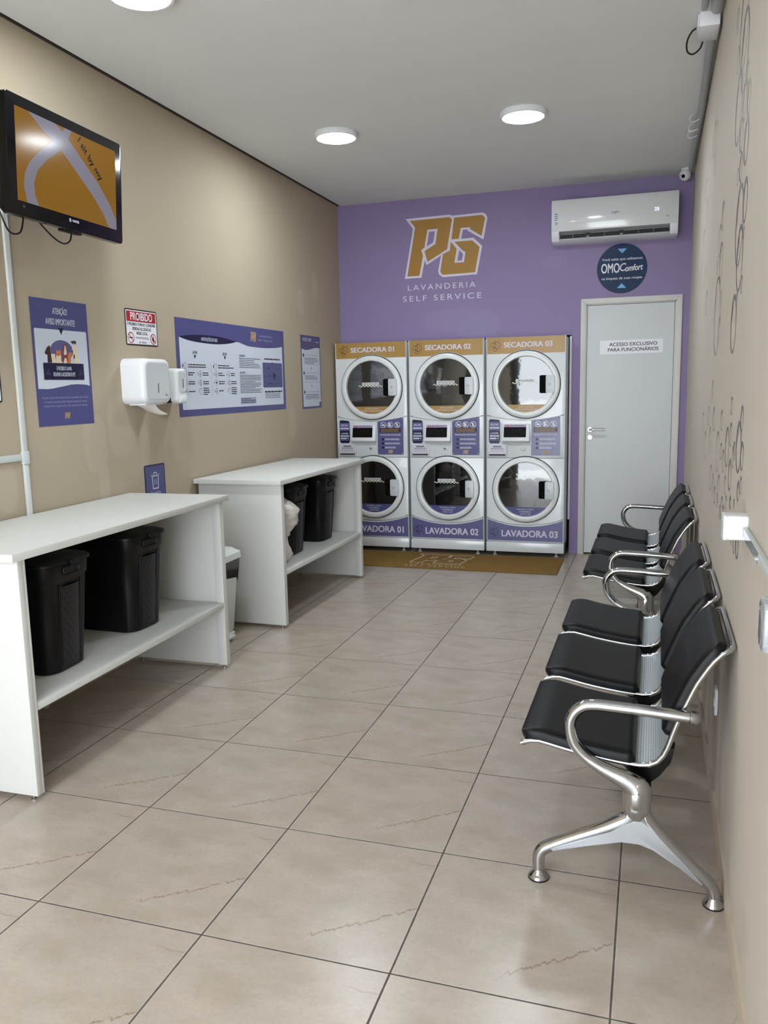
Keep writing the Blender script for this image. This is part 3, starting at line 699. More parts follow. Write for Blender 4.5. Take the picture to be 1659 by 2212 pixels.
# ------------------------------------------------------------------ bag of laundry
random.seed(4)
def bag(label):
    L = []; n = 36; k = 26
    prof = [(0.0, 0.050), (0.03, 0.085), (0.09, 0.100), (0.14, 0.090), (0.17, 0.108), (0.21, 0.135), (0.235, 0.155), (0.265, 0.178), (0.30, 0.180), (0.35, 0.165), (0.40, 0.130), (0.445, 0.080), (0.475, 0.03)]
    P = smooth([(a, b, 0) for a, b in prof], 3)
    from mathutils import noise as nz
    for p in P:
        row = []
        for j in range(n):
            a = 2 * pi * j / n; z = p.x
            q = Vector((cos(a) * 1.2, sin(a) * 1.2, z * 9))
            f = 1 + 0.22 * nz.noise(q * 1.3) + 0.10 * nz.noise(q * 3.7 + Vector((5, 0, 0))) + 0.05 * abs(sin(7 * a + z * 22 + 2 * nz.noise(q)))
            row.append(Vector((p.y * 1.2 * f * cos(a) + 0.115 * (1 - min(1, z / 0.2)) + 0.025 * sin(min(1, z / 0.47) * pi), p.y * 0.82 * f * sin(a), z + 0.012 * nz.noise(q * 2))))
        L.append(row)
    mb = MB(); mb.loft(L, mat('thin_white_plastic', '#d8d3d0', 0.35, spec=0.5, trans=0.0, var=0.06, vscale=14, bump=0.5, bscale=28)); return mb
o = bag('').build('plastic_bag', sharp=60); zmin = min(v.co.z for v in o.data.vertices); ymin = min(v.co.y for v in o.data.vertices)
o.location = (0.325, 2.752 - ymin, 0.3605 - zmin); tag(o, 'white plastic bag of laundry slumped on the far table shelf', 'bag')

# ------------------------------------------------------------------ pedal bin
BINW = mat('bin_plastic', '#cfd4d3', 0.35, spec=0.4, var=0.01)
root = thing('pedal_bin', 'white pedal bin with black liner between the two tables', 'bin', (0.240, 2.360, 0))
b = MB(); L = [squircle(hx, hy, z, 0.025) for z, hx, hy in ((0.035, 0.095, 0.110), (0.05, 0.105, 0.118), (0.30, 0.122, 0.138), (0.487, 0.140, 0.155))]
b.loft(L, BINW); b.build('bin_body', root, sharp=40)
b = MB(); b.loft([squircle(hx, hy, z, 0.03) for z, hx, hy in ((0.0, 0.105, 0.120), (0.028, 0.110, 0.126), (0.040, 0.100, 0.115))], BINW); b.box(0.09, 0.145, -0.05, 0.05, 0.022, 0.034, BINW, 0.004); b.build('pedal_base', root, sharp=40)
b = MB(); L = []
ring0 = squircle(0.1395, 0.1545, 0, 0.028, 9)
for z0, off in ((0.490, 0.003), (0.462, 0.0065), (0.432, 0.0060), (0.402, 0.0055), (0.372, 0.004)):
    row = []
    for j, p in enumerate(ring0):
        ph = j / len(ring0) * 2 * pi; t = (0.490 - z0) / 0.118
        z = 0.490 - (0.490 - z0) * (0.85 + 0.40 * sin(2 * ph + 0.6) + 0.12 * sin(9 * ph)) - 0.004 * sin(13 * ph) * t
        q = 1 - 0.088 * t; row.append(Vector((p.x * q * (1 + off / 0.14) + 0.003 * sin(17 * ph + 6 * t) * t, p.y * q * (1 + off / 0.15) + 0.003 * cos(15 * ph) * t, z)))
    L.append(row)
b.loft(L, mat('bin_liner', '#0a0a0c', 0.22, spec=0.5, bump=0.6, bscale=40), cap=False); b.build('bin_liner', root, sharp=70)
b = MB(); b.loft([squircle(hx, hy, z, 0.03) for z, hx, hy in ((0.482, 0.152, 0.167), (0.517, 0.149, 0.164), (0.522, 0.144, 0.159), (0.530, 0.130, 0.144), (0.544, 0.118, 0.125), (0.546, 0.06, 0.07))], BINW); b.build('bin_lid', root, sharp=30)

# ================================================================== three-seat benches
SEATS_W = 0.432
# side profile: distance from the wall (negative) and height
PROF = [(-.580, .408), (-.560, .416), (-.532, .420), (-.49, .412), (-.425, .399), (-.33, .386), (-.245, .380), (-.212, .387), (-.190, .404), (-.172, .440), (-.147, .520), (-.103, .630), (-.083, .665), (-.066, .694), (-.043, .722), (-.020, .738)]
PS = smooth([(a, b, 0) for a, b in PROF], 4)
ACC = [0.0]
for a, b in zip(PS, PS[1:]): ACC.append(ACC[-1] + (b - a).length)
def prof_at(s):
    s = max(0, min(ACC[-1], s))
    for i in range(len(ACC) - 1):
        if s <= ACC[i + 1]:
            t = (s - ACC[i]) / max(1e-9, ACC[i + 1] - ACC[i]); p = PS[i].lerp(PS[i + 1], t); d = (PS[i + 1] - PS[i]).normalized(); return p, Vector((-d.y, d.x, 0))
S_BEND = ACC[next(i for i, p in enumerate(PS) if p.x >= -.249)]
PERF = dot_mat('perforated_steel', '#c3c9cb', '#5f676a', 0.0085, 0.0075, 0.0023, 0.42, 0.55, axes='UV')
def cushion(s0, s1, T, y0, y1, r0, r1):
    """upholstered pad over profile length s0..s1; r0, r1 round the corners at either end"""
    n, k = 26, 18; top = []; bot = []
    for i in range(n + 1):
        f = i / n; s = s0 + (s1 - s0) * f; p, nn = prof_at(s); e = min(s - s0, s1 - s)
        r = r0 if f < .5 else r1; ins = r - sqrt(max(0, r * r - (r - e) ** 2)) if e < r and r > 0 else 0
        rt = []; rb = []
        for j in range(k + 1):
            g = 0.5 - 0.5 * cos(pi * j / k); y = y0 + ins + (y1 - y0 - 2 * ins) * g; ey = min(y - y0, y1 - y) + 0.001
            d = min(min(e, ey) / 0.016, 1.0); h = 0.012 + (T - 0.012) * sqrt(max(0, 1 - (1 - d) ** 2))
            q = p + nn * (0.004 + h); rt.append(Vector((q.x, y, q.y))); q = p + nn * 0.0035; rb.append(Vector((q.x, y, q.y)))
        top.append(rt); bot.append(rb)
    vs = [q for r_ in top for q in r_] + [q for r_ in bot for q in r_]; N_ = (n + 1) * (k + 1); c = k + 1; fs = []
    for i in range(n):
        for j in range(k):
            a = i * c + j; fs.append([a, a + 1, a + c + 1, a + c]); fs.append([N_ + a, N_ + a + c, N_ + a + c + 1, N_ + a + 1])
    for i in range(n):
        for j in (0, k): a = i * c + j; fs.append([a, a + c, N_ + a + c, N_ + a])
    for j in range(k):
        for i in (0, n): a = i * c + j; fs.append([a, a + 1, N_ + a + 1, N_ + a])
    mb = MB(); mb.add(vs, fs, VINYL); return mb
def make_seat():
    root_shell = MB(); n = 44; k = 4; vs = []; uv = []
    for i in range(n + 1):
        s = 0.010 + (ACC[-1] - 0.020) * i / n; p, nn = prof_at(s)
        for j in range(k + 1): y = 0.010 + (SEATS_W - 0.02) * j / k; vs.append((p.x, y, p.y)); uv.append((y, s))
    for i in range(n + 1):
        s = 0.010 + (ACC[-1] - 0.020) * i / n; p, nn = prof_at(s); q = p - nn * 0.003
        for j in range(k + 1): y = 0.010 + (SEATS_W - 0.02) * j / k; vs.append((q.x, y, q.y)); uv.append((y, s))
    c = k + 1; N_ = (n + 1) * c; fs = []
    for i in range(n):
        for j in range(k): a = i * c + j; fs += [[a, a + 1, a + c + 1, a + c], [N_ + a, N_ + a + c, N_ + a + c + 1, N_ + a + 1]]
    root_shell.add(vs, fs, PERF)
    sh = root_shell.build('seat_shell', uv=uv)
    cushion(0.0, S_BEND - 0.012, 0.032, -0.006, SEATS_W + 0.006, 0.045, 0.012).build('seat_cushion', sh, sharp=60)
    cushion(S_BEND + 0.135, ACC[-1] - 0.004, 0.027, -0.004, SEATS_W + 0.004, 0.015, 0.04).build('back_cushion', sh, sharp=60)
    fr = MB(); r = 0.0078; loop = []
    m_ = 30
    for i in range(m_ + 1): p, nn = prof_at(ACC[-1] * i / m_); loop.append((p.x, 0.0, p.y))
    c0 = [(loop[-1][0] + 0.006, 0.012, loop[-1][2] + 0.004), (loop[-1][0] + 0.008, 0.04, loop[-1][2] + 0.006)]
    far = [(a, SEATS_W, z) for a, b_, z in loop[::-1]]
    top = c0 + [(loop[-1][0] + 0.008, SEATS_W - 0.04, loop[-1][2] + 0.006), (loop[-1][0] + 0.006, SEATS_W - 0.012, loop[-1][2] + 0.004)]
    fro = [(loop[0][0] + 0.004, SEATS_W - 0.012, loop[0][2] - 0.006), (loop[0][0] + 0.010, SEATS_W - 0.04, loop[0][2] - 0.008), (loop[0][0] + 0.010, 0.04, loop[0][2] - 0.008), (loop[0][0] + 0.004, 0.012, loop[0][2] - 0.006)]
    fr.tube(loop + top + far + fro, r, CHROME, 10, closed=True); fr.build('edge_frame', sh, sharp=60)
    BR = [(-.329, .374), (-.245, .368), (-.206, .376), (-.176, .408), (-.150, .428), (-.152, .410), (-.160, .372), (-.190, .328), (-.211, .308), (-.255, .322)]
    for y in (0.05, SEATS_W - 0.085):
        b = MB(); b.prism(BR, 0.0, 0.035, BLACKPL, frame((0, y + 0.035, 0), (1, 0, 0), (0, 0, 1), (0, -1, 0)), bev=0.004); b.build('seat_bracket', sh)
    return sh
def make_bench(label):
    root = thing('waiting_bench', label, 'bench', (0, 0, 0), 0, 'three-seat waiting benches')
    sh = make_seat(); sh.parent = root; sh.location = (0, 0.026, 0)
    for i in (1, 2): c = copy_tree(sh, root); c.location = (0, 0.026 + 0.557 * i, 0)
    LEN = 1.755
    b = MB(); b.box(-.280, -.212, 0.0, LEN, 0.276, 0.320, BLACKPL, 0.004); b.build('beam', root)
    def arm(y):
        a = MB(); P = [(-.118, .548), (-.222, .553), (-.306, .556), (-.365, .557), (-.400, .551), (-.424, .532), (-.437, .505), (-.437, .472), (-.425, .435), (-.398, .403), (-.362, .379), (-.318, .358), (-.278, .341), (-.252, .322), (-.250, .300), (-.250, .262)]
        P = smooth([(x, 0, z) for x, z in P], 4); n = len(P); R = []
        for i in range(n):
            f = i / (n - 1)
            ra = 0.0165 if f < 0.62 else 0.0165 + (0.039 - 0.0165) * min(1, (f - 0.62) / 0.26) ** 1.4
            rb = 0.0175 if f < 0.62 else 0.0175 + (0.030 - 0.0175) * min(1, (f - 0.62) / 0.26)
            R.append((ra, rb))
        a.tube([(p.x, y, p.z) for p in P], R, CHROME, 20, up=(0, 1, 0))
        a.tube([(-.250, y, .262), (-.250, y, .318), (-.256, y, .334), (-.272, y, .346)], [(.039, .0285), (.0385, .0285), (.034, .027), (.020, .018)], CHROME, 20, up=(0, 1, 0))
        a.lathe([(0.0165, 0), (0.0195, 0.002), (0.0195, 0.014), (0.017, 0.021), (0.010, 0.027), (0, 0.029)], CHROME, frame((-.118, y, .548), (0, 1, 0), (0, 0, 1), (1, 0, -0.05)), 20)
        for s_ in (-1, 1):
            a.prism(rrect(-.264, .270, -.238, .318, .009), 0.0, 0.0035, CASTAL, frame((0, y + s_ * 0.0285, 0), (1, 0, 0), (0, 0, 1), (0, s_, 0)) if s_ < 0 else frame((0, y + 0.0285, 0), (-1, 0, 0), (0, 0, 1), (0, 1, 0)) @ Matrix.Translation((0.502, 0, 0)), bev=0.0015)
        a.build('arm_frame', root, sharp=50)
        g = MB(); g.tube([(-.250, y, .262), (-.250, y, .250), (-.250, y, .232)], [(.039, .0285), (.0385, .027), (.034, .022)], CHROME, 20, up=(0, 1, 0))
        fl = smooth([(-.246, 0, .272), (-.256, 0, .246), (-.276, 0, .222), (-.330, 0, .190), (-.420, 0, .145), (-.495, 0, .105), (-.516, 0, .088), (-.524, 0, .066), (-.524, 0, .030)], 4)
        n = len(fl); g.tube([(p.x, y, p.z) for p in fl], [(0.037 - 0.016 * min(1, i / (n * .40)) - 0.003 * i / n, 0.0235 - 0.0055 * min(1, i / (n * .5))) for i in range(n)], CHROME, 16, up=(0, 1, 0))
        rl = smooth([(-.254, 0, .272), (-.238, 0, .246), (-.214, 0, .218), (-.160, 0, .166), (-.090, 0, .100), (-.052, 0, .066), (-.040, 0, .046), (-.037, 0, .028)], 4)
        n = len(rl); g.tube([(p.x, y, p.z) for p in rl], [(0.036 - 0.016 * min(1, i / (n * .40)) - 0.003 * i / n, 0.0235 - 0.0055 * min(1, i / (n * .5))) for i in range(n)], CHROME, 16, up=(0, 1, 0))
        web = [(-.272, .262), (-.228, .262), (-.222, .232), (-.186, .192), (-.100, .106), (-.066, .070), (-.074, .066), (-.130, .112), (-.203, .152), (-.240, .165), (-.290, .164), (-.385, .134), (-.480, .098), (-.486, .106), (-.400, .148), (-.320, .188), (-.284, .214)]
        g.prism(web, -0.0205, 0.0205, MATTEAL, frame((0, y, 0), (1, 0, 0), (0, 0, 1), (0, -1, 0)), bev=0.002)
        lb = g.build('leg_base', root, sharp=50)
        for x in (-.524, -.037 - 0.0):
            f = MB(); r_ = 0.031 if x < -.2 else 0.028
            f.lathe([(0, 0.0), (r_, 0.0), (r_, 0.006), (r_ * .88, 0.012), (0.016, 0.022), (0.014, 0.034), (0, 0.034)], CHROME, Matrix.Translation((x, y, 0)), 24); f.lathe([(0, 0), (r_ + .001, 0), (r_ + .001, 0.004), (0, 0.004)], BLACKPL, Matrix.Translation((x, y, 0)), 24); f.build('foot_pad', lb, sharp=50)
    arm(0.0); arm(LEN)
    return root
b1 = make_bench('black three-seat bench with chrome arms nearest the camera along the right wall')
b2 = copy_tree(b1); b2['label'] = 'black three-seat bench with chrome arms farther back, beside the white door'
for o, y in ((b1, 0.510), (b2, 2.690)): o.location = (wall_x(y), y, 0); o.rotation_euler = (0, 0, -TILT)

# ================================================================== television
TVM = frame((0.300, 1.315, 2.376), (-0.0432, 0.9991, 0), (0.0526, 0.0023, 0.9986), (0.9977, 0.0431, -0.0527))
root = thing('television', 'black flat television showing a yellow picture, high on the left wall', 'television')
root.matrix_world = TVM
TW, TH = 0.770, 0.445
b = MB(); b.prism(rrect(-TW / 2, -TH / 2, TW / 2, TH / 2, 0.012), -0.035, 0.0, GLOSSBLK, bev=0.005); b.prism(rrect(-TW / 2 + 0.03, -TH / 2 + 0.02, TW / 2 - 0.03, TH / 2 - 0.03, 0.03), -0.085, -0.034, BLACKPL, bev=0.012)
b.text('H-BUSTER', 0.028, -0.188, 0.009, LOGOWHITE, 0.0008, w=0.046, bold=.026); b.ring(-0.010, -0.1835, 0.006, 0.0075, 0.0008, LOGOWHITE, n=20); b.rect(-0.0112, -0.190, -0.0088, -0.177, 0.0008, LOGOWHITE)
b.ring(-0.30, -0.185, 0.004, 0.0055, 0.0008, GREYINK, n=14); b.rect(-0.025, -TH / 2 - 0.008, 0.105, -TH / 2 + 0.002, -0.03, BLACKPL); b.box(-0.02, 0.10, -TH / 2 - 0.006, -TH / 2 + 0.004, -0.055, -0.02, BLACKPL, 0.002)
b.build('television_case', root)
SX0, SX1, SY0, SY1 = -0.334, 0.337, -0.166, 0.181
s = MB(); sy = mat('screen_yellow', '#2a1a05', 0.12, spec=0.10, emit='#a97a2e', estr=0.30); sw = mat('screen_grey_band', '#22222a', 0.12, spec=0.10, emit='#98929e', estr=0.36); st = mat('screen_text', '#050505', 0.10, emit='#101008', estr=0.3)
sc = lambda P: [(SX0 + p[0] * (SX1 - SX0), SY0 + p[1] * (SY1 - SY0)) for p in P]
s.prism(sc([(0, 0), (1, 0), (1, 1), (0, 1)]), -0.004, 0.0008, sy)
B1 = [(.112, 1), (.234, .871), (.335, .794), (.412, .727), (.554, .551), (.72, .346), (.844, .152), (.907, 0), (1, 0), (.993, .134), (.916, .31), (.79, .516), (.632, .711), (.488, .884), (.432, .942), (.365, 1)]
B2 = [(.457, 1), (.426, .939), (.335, .794), (.203, .611), (.112, .453), (.065, .305), (.055, .174), (.079, 0), (.186, 0), (.152, .113), (.146, .239), (.184, .397), (.277, .556), (.412, .727), (.488, .884), (.521, 1)]
s.flat(sc(B1), 0.0012, sw); s.flat(sc(B2), 0.0014, sw)
s.text('I sit by my', SX0 + 0.70 * (SX1 - SX0), SY0 + 0.728 * (SY1 - SY0), 0.030, st, 0.0020, w=0.205, rot=-0.69, bold=.026)
s.build('screen', root)
a = MB(); Mi_ = TVM.inverted()
P = [Mi_ @ Vector(q) for q in ((0.215, 1.315, 2.37), (0.14, 1.36, 2.37), (0.06, 1.315, 2.37), (0.012, 1.315, 2.37))]
a.tube(P, 0.018, BLACKPL, 10); a.box(-0.10, 0.10, -0.10, 0.10, -0.098, -0.084, BLACKPL, 0.002)
q = Mi_ @ frame((0.0, 1.315, 2.37), (0, 1, 0), (0, 0, 1), (1, 0, 0)); a.prism(rrect(-0.06, -0.11, 0.06, 0.11, 0.01), 0.0, 0.012, BLACKPL, q)
a.build('wall_bracket', root)
c = MB()
for P in ([(0.03, 1.232, 2.36), (0.16, 0.965, 2.30), (0.235, 0.955, 2.17), (0.235, 1.00, 2.10), (0.235, 1.06, 2.105), (0.235, 1.085, 2.16), (0.235, 1.09, 2.20)], [(0.235, 1.17, 2.17), (0.245, 1.24, 2.118), (0.25, 1.30, 2.098), (0.25, 1.345, 2.115), (0.25, 1.36, 2.15)]):
    c.tube([Mi_ @ Vector(p) for p in smooth(P, 6)], 0.0035, BLACKPL, 8)
c.build('cable', root)

# ================================================================== wall notices on the left wall
def poster1():
    w, h = 0.398, 0.585; p = MB(); U = lambda P: [(a * w, b * h) for a, b in P]
    p.box(0, w, 0, h, 0.0006, 0.0016, PURPLE2); z = 0.0020
    def T(tx, cx, cy, hh, ww, m=PAPER, zz=0.0024, bold=.026): p.text(tx, cx * w, (cy - hh / 2) * h, hh * h, m, zz, w=ww * w, bold=bold)
    T('ATENÇÃO!', .5, .912, .047, .255, bold=.026); T('AVISO IMPORTANTE!', .5, .828, .047, .515, bold=.026)
    p.flat(U([(.05, .766), (.95, .766), (.963, .755), (.961, .318), (.90, .326), (.816, .330), (.70, .332), (.598, .328), (.50, .318), (.385, .308), (.28, .298), (.181, .294), (.035, .296), (.038, .757)]), z, PAPER)
    p.flat(U([(.455, .780), (.545, .780), (.497, .726)]), z + .0004, NAVY)
    p.disc(.487 * w, .600 * h, .200 * w, z + .0004, PURPLE, ry=.085 * h)
    D = [(BROWN, [(.183, .581), (.2, .595), (.229, .623), (.25, .629), (.272, .641), (.289, .625), (.284, .598), (.298, .561), (.298, .503), (.224, .502), (.229, .564), (.2, .566)]),
         (CREAM, [(.289, .57), (.32, .573), (.36, .572), (.369, .503), (.303, .501)]),
         (ORANGE, [(.386, .608), (.41, .599), (.441, .6), (.463, .61), (.467, .57), (.466, .5), (.363, .5), (.38, .568)]),
         (CREAM, [(.379, .563), (.413, .555), (.461, .565), (.46, .5), (.366, .5)]),
         (RUST, [(.512, .658), (.531, .647), (.575, .66), (.584, .62), (.577, .573), (.576, .502), (.481, .5), (.503, .571)]),
         (CREAM, [(.541, .643), (.557, .643), (.573, .58), (.544, .563), (.514, .571)]), (CREAM, [(.525, .543), (.556, .544), (.565, .502), (.497, .5)]),
         (ORANGE, [(.586, .568), (.616, .588), (.644, .594), (.663, .58), (.683, .571), (.637, .551), (.629, .503), (.576, .502)]),
         (CREAM, [(.662, .608), (.684, .642), (.708, .662), (.749, .649), (.759, .606), (.774, .53), (.77, .503), (.682, .501), (.711, .576), (.687, .6)]),
         (INK, [(.652, .679), (.701, .686), (.715, .672), (.697, .657)]), (INK, [(.712, .689), (.75, .685), (.752, .664), (.724, .658)]),
         (INK, [(.694, .576), (.717, .567), (.704, .538), (.689, .542)]), (INK, [(.659, .611), (.689, .609), (.677, .599), (.661, .601)]), (INK, [(.534, .572), (.552, .572), (.543, .563)]), (INK, [(.408, .572), (.424, .572), (.416, .565)])]
    for i, (m, P) in enumerate(D): p.flat(U(P), z + .0006 + .00006 * i, m)
    p.rect(.142 * w, .368 * h, .862 * w, .501 * h, z + .0018, NAVY, r=.006)
    T('É PROIBIDO LAVAR', .5, .459, .030, .265, zz=z + .0022); T('ROUPAS E ACESSÓRIOS PET', .5, .411, .030, .390, zz=z + .0022)
    for cx in (.218, .80):
        p.flat(U([(cx - .042, .405), (cx + .042, .405), (cx, .460)]), z + .0021, mat('warning_triangle', '#2f3354', .4)); p.rect((cx - .006) * w, .415 * h, (cx + .006) * w, .440 * h, z + .0023, NAVY)
    for tx, cy, ww in (('Seu pet é muito bem-vindo, mas não é permitido lavar e secar', .226, .83), ('as roupas e acessórios dele. Nossas máquinas são de uso', .193, .77), ('exclusivo para roupas do dia a dia e enxovais de humanos.', .160, .79)): T(tx, .498, cy, .017, ww, mat('pale_print', '#9a9cc4', .4), bold=0)
    logo(p, .503 * w, .078 * h, .048 * h, z, PURPLE2, dz=.0003); bars(p, .445 * w, .56 * w, (.040 * h, .033 * h), .0025, z, PURPLE, FLAT, 3)
    return p
tag(poster1().build('notice_poster', M=on_left(1.353, 1.310)), 'tall purple poster of dogs warning against washing pet items', 'poster')

def poster2():
    w, h = 0.300, 0.193; p = MB(); z = 0.0028
    p.prism(rrect(0, 0, w, h, .010), .0006, .0020, INK); p.rect(.021 * w, .038 * h, .975 * w, .965 * h, z - .0004, SIGNWHITE, r=.004)
    p.rect(.041 * w, .656 * h, .951 * w, .938 * h, z, RED)
    p.text('PROIBIDO', .5 * w, .700 * h, .205 * h, SIGNWHITE, z + .0004, w=.68 * w, bold=.026)
    for tx, cy, ww in (('É PROIBIDO FUMAR E CONSUMIR', .548, .87), ('BEBIDAS ALCOÓLICAS', .425, .58), ('NESSE LOCAL', .305, .35)): p.text(tx, .497 * w, cy * h, .078 * h, INK, z, w=ww * w, bold=.026)
    for cx in (.145, .848):
        p.ring(cx * w, .208 * h, .0245, .0295, z, RED, n=32); c = .0185; t = .0018
        p.flat([(cx * w - c - t, .208 * h + c - t), (cx * w - c + t, .208 * h + c + t), (cx * w + c + t, .208 * h - c + t), (cx * w + c - t, .208 * h - c - t)], z + .0004, RED)
    p.rect(.145 * w - .018, .208 * h - .003, .145 * w + .016, .208 * h + .003, z + .0002, INK); p.rect(.145 * w + .008, .208 * h + .006, .145 * w + .010, .208 * h + .016, z + .0002, GREYINK)
    p.rect(.848 * w - .003, .208 * h - .018, .848 * w + .008, .208 * h + .004, z + .0002, INK); p.rect(.848 * w, .208 * h + .004, .848 * w + .005, .208 * h + .018, z + .0002, INK); p.rect(.848 * w - .013, .208 * h - .010, .848 * w - .005, .208 * h + .006, z + .0002, INK)
    bars(p, .294 * w, .715 * w, (.225 * h, .192 * h), .0028, z, GREYINK, FLAT, 5); logo(p, .408 * w, .088 * h, .012, z, SIGNWHITE, dz=.0002); bars(p, .464 * w, .62 * w, (.095 * h, .072 * h), .0028, z, GREYINK, FLAT, 8)
    return p
tag(poster2().build('prohibition_sign', M=on_left(2.068, 1.711)), 'small black-edged sign headed PROIBIDO in a red band above the paper dispenser', 'sign')

def poster3():
    w, h = 1.530, 0.587; p = MB(); z = 0.0020; U = lambda P: [(a * w, b * h) for a, b in P]
    p.box(0, w, 0, h, .0006, .0016, PURPLE2)
    sm = lambda P: [(q.x, q.y) for q in smooth([(a, b, 0) for a, b in P], 5)]
    low = sm([(.024, .808), (.06, .792), (.113, .776), (.201, .765), (.325, .763), (.432, .783), (.503, .809), (.602, .774), (.68, .767), (.756, .765), (.85, .772), (.923, .784), (.977, .800)])
    p.flat(U(low + [(.974, .075), (.968, .066), (.030, .069), (.025, .079)]), z, PAPER)
    lens = sm([(.024, .812), (.09, .832), (.163, .844), (.25, .849), (.329, .847), (.42, .832), (.500, .810)]) + sm([(.500, .810), (.432, .783), (.325, .763), (.201, .765), (.113, .776), (.06, .792), (.024, .812)])[1:-1]
    p.flat(U(lens), z + .0005, NAVY)
    T = lambda tx, cx, cy, hh, ww, m=INK, al='c', bold=.026: p.text(tx, cx * w, (cy - hh / 2) * h, hh * h, m, z + .0010, w=ww * w, al=al, bold=bold)
    T('INSTRUÇÕES DE USO', .26, .805, .034, .132, PAPER)
    logo(p, .667 * w, .890 * h, .108 * h, z, PURPLE2, dz=.0003)
    T('LAVANDERIA', .792, .906, .024, .140, mat('pale_print', '#9a9cc4', .4), bold=0); T('SELF SERVICE', .790, .857, .024, .155, MATS['pale_print'], bold=0)
    T('LAVAR', .137, .661, .030, .036, GREYINK); p.flat(U([(.128, .632), (.146, .632), (.136, .593)]), z + .0008, NAVY)
    T('SECAR', .385, .663, .030, .036, GREYINK); p.flat(U([(.377, .636), (.395, .636), (.385, .598)]), z + .0008, NAVY)
    def basket(cx, cy, kind):
        X, Y, a = cx * w, cy * h, .014
        m = GREYINK
        if kind == 0: pts = [(X - a, Y + a * 1.2), (X + a, Y + a * 1.2), (X + a * .75, Y - a * 1.3), (X - a * .75, Y - a * 1.3)]
        else: pts = [(X - a * .7, Y + a * 1.3), (X + a * .7, Y + a * 1.3), (X + a * .7, Y - a * 1.3), (X - a * .7, Y - a * 1.3)]
        for q, r_ in zip(pts, pts[1:] + pts[:1]):
            d = Vector(r_) - Vector(q); n = Vector((-d.y, d.x)).normalized() * .0009
            p.flat([(q[0] + n.x, q[1] + n.y), (q[0] - n.x, q[1] - n.y), (r_[0] - n.x, r_[1] - n.y), (r_[0] + n.x, r_[1] + n.y)], z + .0008, m)
        if kind == 2: p.disc(X, Y, a * .5, z + .0009, INK, n=14)
        if kind == 1: p.ring(X, Y - a * .2, a * .3, a * .45, z + .0009, m, n=14)
        if kind == 3:
            for q in range(4): p.rect(X - a * .9, Y - a + q * a * .6, X + a * .9, Y - a + q * a * .6 + .002, z + .0009, m)
    sd = 20
    for cols in ((.058, .081, .060, .077, .172, .191), (.300, .323, .302, .322, .415, .432)):
        a0, a1, b0, b1, c0, c1 = cols
        T('1', a0 - .018, .520, .030, .004); basket(a0, .520, 0); bars(p, a1 * w, (a1 + .140) * w, (.527 * h, .503 * h), .0065, z + .0008, INK, FLAT, sd); sd += 1
        for r_, (cy, k0, k1) in enumerate(((.438, 1, 1), (.346, 2, 3), (.255, 1, 0))):
            T('246'[r_], b0 - .018, cy, .030, .004); basket(b0, cy, k0); bars(p, b1 * w, (b1 + .052) * w, (cy * h + .003, cy * h - .010) if r_ < 2 else (cy * h - .003,), .0065, z + .0008, INK, FLAT, sd)
            T('357'[r_], c0 - .018, cy, .030, .004); basket(c0, cy, k1); bars(p, c1 * w, (c1 + .050) * w, [cy * h + .003 - .013 * q for q in range(-1 if r_ == 2 else 0, 2 if r_ < 2 else 3)], .0065, z + .0008, INK, FLAT, sd + 50); sd += 1
    p.rect(.262 * w, .19 * h, .2628 * w, .55 * h, z + .0007, GREYINK); p.rect(.738 * w, .22 * h, .7388 * w, .58 * h, z + .0007, GREYINK)
    T('CUIDADOS', .545, .656, .022, .058, GREYINK); bars(p, .515 * w, .725 * w, [h * (.622 - .0207 * q) for q in range(6)], .0048, z + .0008, GREYINK, FLAT, 31)
    T('LAVAGEM', .542, .461, .022, .052, GREYINK); bars(p, .515 * w, .730 * w, [h * (.428 - .0185 * q) for q in range(12)], .0048, z + .0008, GREYINK, FLAT, 37)
    p.rect(.513 * w, .095 * h, .668 * w, .172 * h, z + .0006, mat('grey_lilac_box', '#9b9bb8', .4), r=.006); bars(p, .521 * w, .66 * w, [h * (.150 - .020 * q) for q in range(3)], .0050, z + .0011, INK, FLAT, 41)
    p.rect(.750 * w, .284 * h, .968 * w, .590 * h, z + .0006, PURPLE2, r=.008); p.flat(U([(.849, .596), (.863, .596), (.856, .574)]), z + .0012, NAVY)
    bars(p, .772 * w, .946 * w, (.626 * h,), .0095, z + .0008, INK, FLAT, 43)
    for a, b in ((.79, .52), (.90, .52), (.80, .42), (.80, .33), (.90, .33)): bars(p, a * w, (a + .045) * w, (b * h,), .004, z + .0011, NAVY, FLAT, 47)
    p.disc(.875 * w, .43 * h, .012, z + .0010, NAVY); p.rect(.862 * w, .38 * h, .872 * w, .47 * h, z + .0010, NAVY); p.rect(.884 * w, .38 * h, .890 * w, .46 * h, z + .0010, NAVY)
    bars(p, .764 * w, .962 * w, (.222 * h,), .011, z + .0008, INK, FLAT, 53); bars(p, .768 * w, .940 * w, (.198 * h, .176 * h, .154 * h), .0045, z + .0008, GREYINK, FLAT, 59)
    return p
tag(poster3().build('instruction_poster', M=on_left(2.556, 1.306)), 'wide purple and white instruction board headed INSTRUÇÕES DE USO', 'poster')

